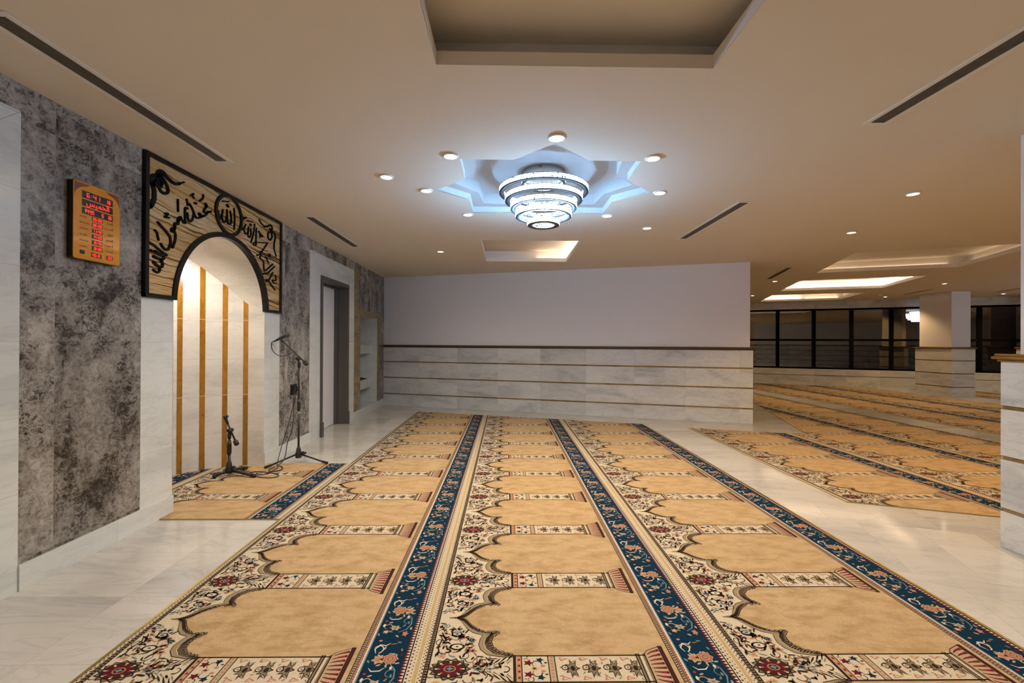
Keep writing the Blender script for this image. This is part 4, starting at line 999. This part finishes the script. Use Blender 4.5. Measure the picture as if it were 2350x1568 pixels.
stand((-2.132, 4.619), 1.02, [(-2.336, 4.352), (-1.794, 4.522), (-2.20, 4.93)], (-2.142, 4.619, 1.075), (-2.318, 4.619, 1.268), (-2.058, 4.612, 1.025), 'tall black tripod microphone stand with angled boom at the edge of the mihrab', zfloor=.012)
stand((-2.553, 4.150), .385, [(-2.632, 4.045), (-2.270, 4.076), (-2.50, 4.34)], (-2.545, 4.150, .425), (-2.578, 4.150, .510), (-2.486, 4.145, .308), 'short black microphone stand without a microphone, low inside the mihrab', r=.013, tall=False)
mt = tag(empty('microphone', (-2.318, 4.619, 1.275)), 'black handheld microphone clipped on top of the tall stand', 'microphone'); ivm = Matrix.Translation((2.318, -4.619, -1.275))
a, h_ = Vector((-2.368, 4.622, 1.262)), Vector((-2.236, 4.612, 1.326)); d = (h_ - a).normalized()
b = MB(); b.tube([a, a + d * .01, a + d * .09, a + d * .115], [.010, .0125, .0155, .020], 'blackmetal', 16); b.build('handle', mt).matrix_parent_inverse = ivm
b = MB(); c = a + d * .132; b.tube([c - d * .022, c - d * .014, c, c + d * .014, c + d * .022, c + d * .026], [.019, .0245, .026, .0235, .015, .004], 'darkmetal', 18); b.build('grille', mt).matrix_parent_inverse = ivm
b = MB(); b.tube([a - d * .03, a], [.0075, .009], 'blackmetal', 12); b.build('plug', mt).matrix_parent_inverse = ivm
cable([tuple(a - d * .03), (-2.419 + .006, 4.62, 1.238), (-2.412, 4.62, 1.178), (-2.376, 4.62, 1.124), (-2.313, 4.62, 1.097), (-2.251, 4.62, 1.111), (-2.205, 4.62, 1.138)], .0036, 'short cable looping from the microphone back to the boom')
cable([(-2.145, 4.632, 1.03), (-2.15, 4.634, .9), (-2.145, 4.633, .78), (-2.148, 4.634, .66)], .0034, 'black cable running down along the tall stand pole')

# ================================================================ BOOKS ON THE RECESSED SHELVES
z = 1.190
for i, (y0, y1, t, mt_, lab) in enumerate(((7.58, 7.86, .022, 'bookdark', 'dark book, lowest of the stack on the upper recessed shelf'), (7.60, 7.84, .020, 'booksilver', 'silvery book in the middle of the stack on the upper recessed shelf'), (7.61, 7.80, .018, 'bookdark', 'thin dark book on top of the stack on the upper recessed shelf'), )):
    o = tag(empty('book', (-2.70, (y0 + y1) / 2, z)), lab, 'book', None); dy = y1 - y0
    b = MB(); b.box(-.12, .12, -dy / 2, dy / 2, 0, .003, mt_); b.box(-.12, .12, -dy / 2, dy / 2, t - .003, t, mt_); b.box(-.12, -.114, -dy / 2, dy / 2, .003, t - .003, mt_); b.build('cover', o)
    b = MB(); b.box(-.113, .112, -dy / 2 + .006, dy / 2 - .006, .003, t - .003, 'paper'); b.build('pages', o); z += t
z = 1.190
for i, (t, mt_, lab) in enumerate(((.024, 'booksilver', 'silvery book lying by itself toward the slanted wall on the upper shelf'), (.020, 'bookdark', 'dark book lying on the silvery book on the upper shelf'))):
    o = tag(empty('book', (-2.69, 8.02, z)), lab, 'book'); dy = .22
    b = MB(); b.box(-.11, .11, -dy / 2, dy / 2, 0, .003, mt_); b.box(-.11, .11, -dy / 2, dy / 2, t - .003, t, mt_); b.box(-.11, -.104, -dy / 2, dy / 2, .003, t - .003, mt_); b.build('cover', o)
    b = MB(); b.box(-.103, .102, -dy / 2 + .006, dy / 2 - .006, .003, t - .003, 'paper'); b.build('pages', o); z += t
b = MB(); vs = []; nx, ny = 10, 14
for j in range(ny + 1):
    for i in range(nx + 1):
        u, v = i / nx, j / ny; e = min(u, 1 - u, v, 1 - v)
        vs.append((-2.84 + .27 * u, 7.47 + .80 * v, .569 + .045 * min(1, e * 6) + .008 * math.sin(9 * v + 4 * u)))
n0 = len(vs); vs += [(x, y, .567) for x, y, z_ in vs]
q = lambda i, j: j * (nx + 1) + i
fs = [(q(i, j), q(i + 1, j), q(i + 1, j + 1), q(i, j + 1)) for j in range(ny) for i in range(nx)] + [(n0 + q(i, j), n0 + q(i, j + 1), n0 + q(i + 1, j + 1), n0 + q(i + 1, j)) for j in range(ny) for i in range(nx)]
for i in range(nx): fs += [(q(i, 0), n0 + q(i, 0), n0 + q(i + 1, 0), q(i + 1, 0)), (q(i, ny), q(i + 1, ny), n0 + q(i + 1, ny), n0 + q(i, ny))]
for j in range(ny): fs += [(q(0, j), q(0, j + 1), n0 + q(0, j + 1), n0 + q(0, j)), (q(nx, j), n0 + q(nx, j), n0 + q(nx, j + 1), q(nx, j + 1))]
b.add(vs, fs, 'cloth_black', True); tag(b.build('folded_cloth', org=(-2.70, 7.87, .567)), 'black folded cloth lying on the lower recessed shelf', 'cloth')

# ================================================================ CHANDELIERS
def chandelier(loc, label, s=1.0):
    t = tag(empty('chandelier', loc), label, 'chandelier')
    b = MB(); b.lathe([(.001, .0), (.182, .0), (.182, -.058), (.170, -.062), (.001, -.062)], (0, 0, 0), 'satin', 56); cn = b.build('canopy', t)
    b = MB()
    for a in (-1.86, -1.76): x_, y_ = .183 * math.cos(a), .183 * math.sin(a); b.box(x_ - .006, x_ + .006, y_ - .002, y_ + .003, -.024, -.012, 'darkmetal')
    b.build('canopy_slot', cn)
    def ring(rad, zt, hh, name='crystal_ring', w=.038, mo='crystal'):
        n = 120; b = MB(); vs = []
        for rr, ph in ((rad, 0), (rad - w, 1)):
            for zz in (zt, zt - hh):
                for k in range(n):
                    a = 2 * PI * k / n; r_ = rr + (.0022 if k % 2 else -.0022); vs.append((r_ * math.cos(a), r_ * math.sin(a), zz))
        fs = []
        for k in range(n):
            k2 = (k + 1) % n
            fs.append((k, k2, n + k2, n + k))
        b.add(vs[:2 * n], fs, mo); b.add(vs[2 * n:], [(k, n + k, n + (k + 1) % n, (k + 1) % n) for k in range(n)], 'crystal_in'); o = b.build(name, t, recalc=False)
        # uv around the ring
        uvl = o.data.uv_layers['UVMap'].data
        for p in o.data.polygons:
            for li in p.loop_indices:
                v = o.data.vertices[o.data.loops[li].vertex_index].co; a = math.atan2(v.y, v.x); uvl[li].uv = (a * rad + rad * 7, v.z)
        b = MB(); b.lathe([(rad + .001, zt - hh), (rad + .001, zt - hh - .004), (rad - w - .001, zt - hh - .004), (rad - w - .001, zt - hh)], (0, 0, 0), 'darkmetal', 96, close=True)
        b.lathe([(rad + .001, zt + .004), (rad + .001, zt), (rad - w - .001, zt), (rad - w - .001, zt + .004)], (0, 0, 0), 'satin', 96, close=True)
        b.build('ring_frame', o)
        return o
    ring(.185, -.066, .034, w=.02, mo='crystal_in')
    for i_r, (rad, zb) in enumerate(RINGS): ring(rad, zb + .039, .035, mo=('crystal_top', 'crystal', 'crystal', 'crystal_low', 'crystal_end')[i_r])
    for k in range(6):
        a = 2 * PI * k / 6 + .3
        b = MB(); b.tube([(.12 * math.cos(a), .12 * math.sin(a), -.06), (.118 * math.cos(a), .118 * math.sin(a), RINGS[-1][1] + .045)], .0009, 'chromegrey', 5); b.build('wire', t)
    for k in range(6):
        a = 2 * PI * k / 6 + .1
        b = MB(); b.tube([(.165 * math.cos(a), .165 * math.sin(a), -.06), (.355 * math.cos(a), .355 * math.sin(a), RINGS[0][1] + .046)], .0011, 'chromegrey', 5); b.build('wire', t)
    return t
ZC = CEIL + .16
RINGS = [(.373, 2.509 - ZC), (.324, 2.441 - ZC), (.277, 2.375 - ZC), (.234, 2.309 - ZC), (.134, 2.239 - ZC)]
ch = chandelier((STAR_C[0], STAR_C[1], ZC - .001), 'five tier crystal ring chandelier hanging from the star recess in the ceiling')
c2 = copy_tree(ch); c2.location = (11.04, 6.78, CEIL - .001); c2.scale = (1.0, 1.0, .95)
for k_ in c2.children:
    for s_ in k_.material_slots:
        if s_.material.name.startswith('glowing_crystal'): s_.link = 'OBJECT'; s_.material = M['crystal_hall']
c2['label'] = 'chandelier seen only as a bright reflection in the dark hall windows'

# ================================================================ DOWNLIGHTS
def spot_data(name, watts, col, ang=150, blend=.6):
    l = bpy.data.lights.new(name, 'SPOT'); l.energy = watts; l.color = col; l.spot_size = math.radians(ang); l.spot_blend = blend; l.shadow_soft_size = .04; return l
L_MAIN = spot_data('spot_main', 20, (1.0, .84, .63), 158, .75)
L_HALL = spot_data('spot_hall', 40, (1.0, .66, .31), 128, .45)
L_BACK_FILL = spot_data('spot_back_fill', 31, (1.0, .87, .70), 150, .7)
L_NICHE = spot_data('spot_niche', 25, (1.0, .85, .66), 165, .8)
dl = empty('downlight', (0, 0, 0))
b = MB(); b.lathe([(.056, .0), (.056, -.006), (.044, -.010), (.040, .0)], (0, 0, 0), 'white_metal', 28, close=True); b.build('trim_ring', dl)
b = MB(); b.lathe([(.001, -.0075), (.03, -.0072), (.0405, -.004)], (0, 0, 0), 'lamp', 24); b.build('lamp_lens', dl)
def downlight(x, y, data, label, group, first=[True]):
    if first[0]: o = dl; first[0] = False
    else: o = copy_tree(dl)
    for c in list(o.children):
        if c.type == 'LIGHT': bpy.data.objects.remove(c)
    o.location = (x, y, CEIL - .0005); tag(o, label, 'ceiling light', group)
    lo = bpy.data.objects.new('lamp', data); C.objects.link(lo); lo.parent = o; lo.location = (0, 0, -.02)
    return o
GS = 'downlights in a circle around the star recess'
SP = {-90: 'tip of the star pointing at the near coffer', -135: 'near tip of the star on the mihrab side', -45: 'near tip of the star on the hall side', 180: 'star tip pointing at the mihrab wall', 0: 'star tip pointing toward the hall', 135: 'far tip of the star on the mihrab side', 45: 'far tip of the star on the hall side', 90: 'far tip of the star behind the chandelier'}
for a, w in SP.items():
    downlight(STAR_C[0] + .985 * math.cos(math.radians(a)), STAR_C[1] + .985 * math.sin(math.radians(a)), L_MAIN, 'round downlight beside the ' + w, GS)
for x, y, w in ((-.925, 3.436, 'large bright downlight between the star ring and the mihrab panel'), (-.92, 6.249, 'lone downlight beside the small lit coffer, mihrab side'), (1.56, 4.888, 'lone downlight between the star recess and the single slot vent on the aisle side')):
    downlight(x, y, L_MAIN, w, None)
for x, y, w in ((3.437, 3.70, 'bright downlight over the marble aisle next to the near column'), (3.936, 5.001, 'downlight over the aisle before the end of the slanted wall'), (5.475, 8.954, 'downlight just past the slanted wall beside a slot vent'), (6.524, 11.64, 'downlight right at the upper corner of the slanted wall'),
                (10.153, 11.725, 'downlight near the windows before the freestanding column'), (9.14, 9.117, 'downlight above the carpets in front of the freestanding column'), (12.353, 10.838, 'downlight past the freestanding column near the windows')):
    downlight(x, y, L_HALL, w, 'downlights in the adjoining hall')
for x, y in ((-.92, .55), (1.56, .55), (.3, -1.6), (-1.5, -1.6), (3.2, .4)):  # unseen fittings added to brighten the near floor
    downlight(x, y, L_BACK_FILL, 'added unseen downlight in the ceiling over the near end of the carpets', 'added unseen downlights over the near end of the carpets')
for x, y in ((5.6, 4.1), (7.9, 5.6), (5.2, 1.2), (8.8, 2.8), (12.0, 4.2), (13.4, 7.6), (11.3, .8)):  # unseen fittings added for the light they give the hall
    downlight(x, y, L_HALL, 'added unseen downlight in the hall ceiling beyond the near column', 'added unseen downlights deep in the hall')
ln = bpy.data.objects.new('lamp', L_NICHE); C.objects.link(ln); ln.parent = nl; ln.location = (0, 0, -.01); ln.rotation_euler = (0, math.radians(8), 0)

# ================================================================ SLOT VENTS
def vent(x, y, l, a, label, w=.135):
    t = tag(empty('ceiling_vent', (x, y, CEIL), a), label, 'slot vent', 'linear slot vents in the ceiling')
    b = MB(); s_ = w - .056
    for x0, x1, y0, y1 in ((-w / 2, -s_ / 2, -l / 2, l / 2), (s_ / 2, w / 2, -l / 2, l / 2), (-s_ / 2, s_ / 2, -l / 2, -l / 2 + .028), (-s_ / 2, s_ / 2, l / 2 - .028, l / 2)): b.box(x0, x1, y0, y1, -.005, -.0003, 'white_metal')
    b.build('vent_frame', t, bevel=.001)
    b = MB(); n = 8
    for i in range(n):
        xx = -s_ / 2 + (i + .5) * s_ / n; b.box(xx - .0022, xx + .0022, -l / 2 + .028, l / 2 - .028, -.004, -.0003, 'slat')
    b.build('slats', t)
    b = MB(); b.box(-s_ / 2, s_ / 2, -l / 2 + .028, l / 2 - .028, -.0012, -.0004, 'slot_shade'); b.build('slot_shade_sheet', t)  # flat sheet with the slot's shade painted on, no opening behind
vent(-2.015, 2.47, 1.45, 0, 'long slot vent above the prayer time clock, running to the calligraphy panel')
vent(2.13, 1.82, 1.45, 0, 'long slot vent cut by the picture edge above the near marble aisle')
vent(2.15, 4.67, 1.45, 0, 'slot vent between the star recess and the hall')
vent(-2.015, 5.27, 1.45, 0, 'slot vent above the door on the mihrab side')
vent(4.945, 7.98, 1.40, TA * .85, 'short looking slot vent just past the end of the slanted wall')
vent(9.93, 10.55, 1.25, TA * .85, 'slot vent in front of the freestanding column')
vent(11.62, 9.95, 1.2, TA * .85, 'slot vent beyond the freestanding column')
b = MB(); b.lathe([(.001, -.03), (.025, -.03), (.045, -.012), (.045, -.0005), (.001, -.0005)], (0, 0, 0), 'white_metal', 20); o = b.build('smoke_detector'); o.location = (9.547, 11.169, CEIL)
tag(o, 'tiny round smoke detector near the downlight by the windows', 'smoke detector')

# ================================================================ CAMERA, WORLD, VIEW
yaw, pitch, roll = 1.45097987e-02, 2.53958571e-03, 4.85829383e-03
F_PX = 1018.81
cy_, sy_, cp_, sp_ = math.cos(yaw), math.sin(yaw), math.cos(pitch), math.sin(pitch)
f = Vector((sy_ * cp_, cy_ * cp_, sp_)); r = Vector((cy_, -sy_, 0)); u = r.cross(f)
r2 = math.cos(roll) * r + math.sin(roll) * u; u2 = -math.sin(roll) * r + math.cos(roll) * u
cam = bpy.data.cameras.new('camera'); cam.sensor_fit = 'HORIZONTAL'; cam.sensor_width = 36.0; cam.lens = 36.0 * F_PX / 2350; cam.clip_start = .02
co = bpy.data.objects.new('camera', cam); C.objects.link(co)
co.matrix_world = Matrix(((r2.x, u2.x, -f.x, 0), (r2.y, u2.y, -f.y, 0), (r2.z, u2.z, -f.z, 1.25), (0, 0, 0, 1)))
bpy.context.scene.camera = co
w = bpy.data.worlds.new('night'); bpy.context.scene.world = w; w.use_nodes = True
w.node_tree.nodes['Background'].inputs[0].default_value = (.004, .005, .009, 1); w.node_tree.nodes['Background'].inputs[1].default_value = .5
sc = bpy.context.scene
sc.view_settings.view_transform = 'Standard'; sc.view_settings.look = 'None'; sc.view_settings.gamma = 1; sc.view_settings.use_curve_mapping = False
sc.view_settings.exposure = EXPOSURE
sc.cycles.use_denoising = True
try: sc.cycles.denoiser = 'OPENIMAGEDENOISE'
except Exception: pass
sc.cycles.max_bounces = 6; sc.cycles.diffuse_bounces = 4; sc.cycles.glossy_bounces = 3; sc.cycles.transparent_max_bounces = 4; sc.cycles.sample_clamp_indirect = 6.0
sc.cycles.caustics_reflective = False; sc.cycles.caustics_refractive = False
sc.cycles.use_adaptive_sampling = True; sc.cycles.adaptive_threshold = .05; sc.cycles.use_light_tree = False; sc.cycles.adaptive_min_samples = 16
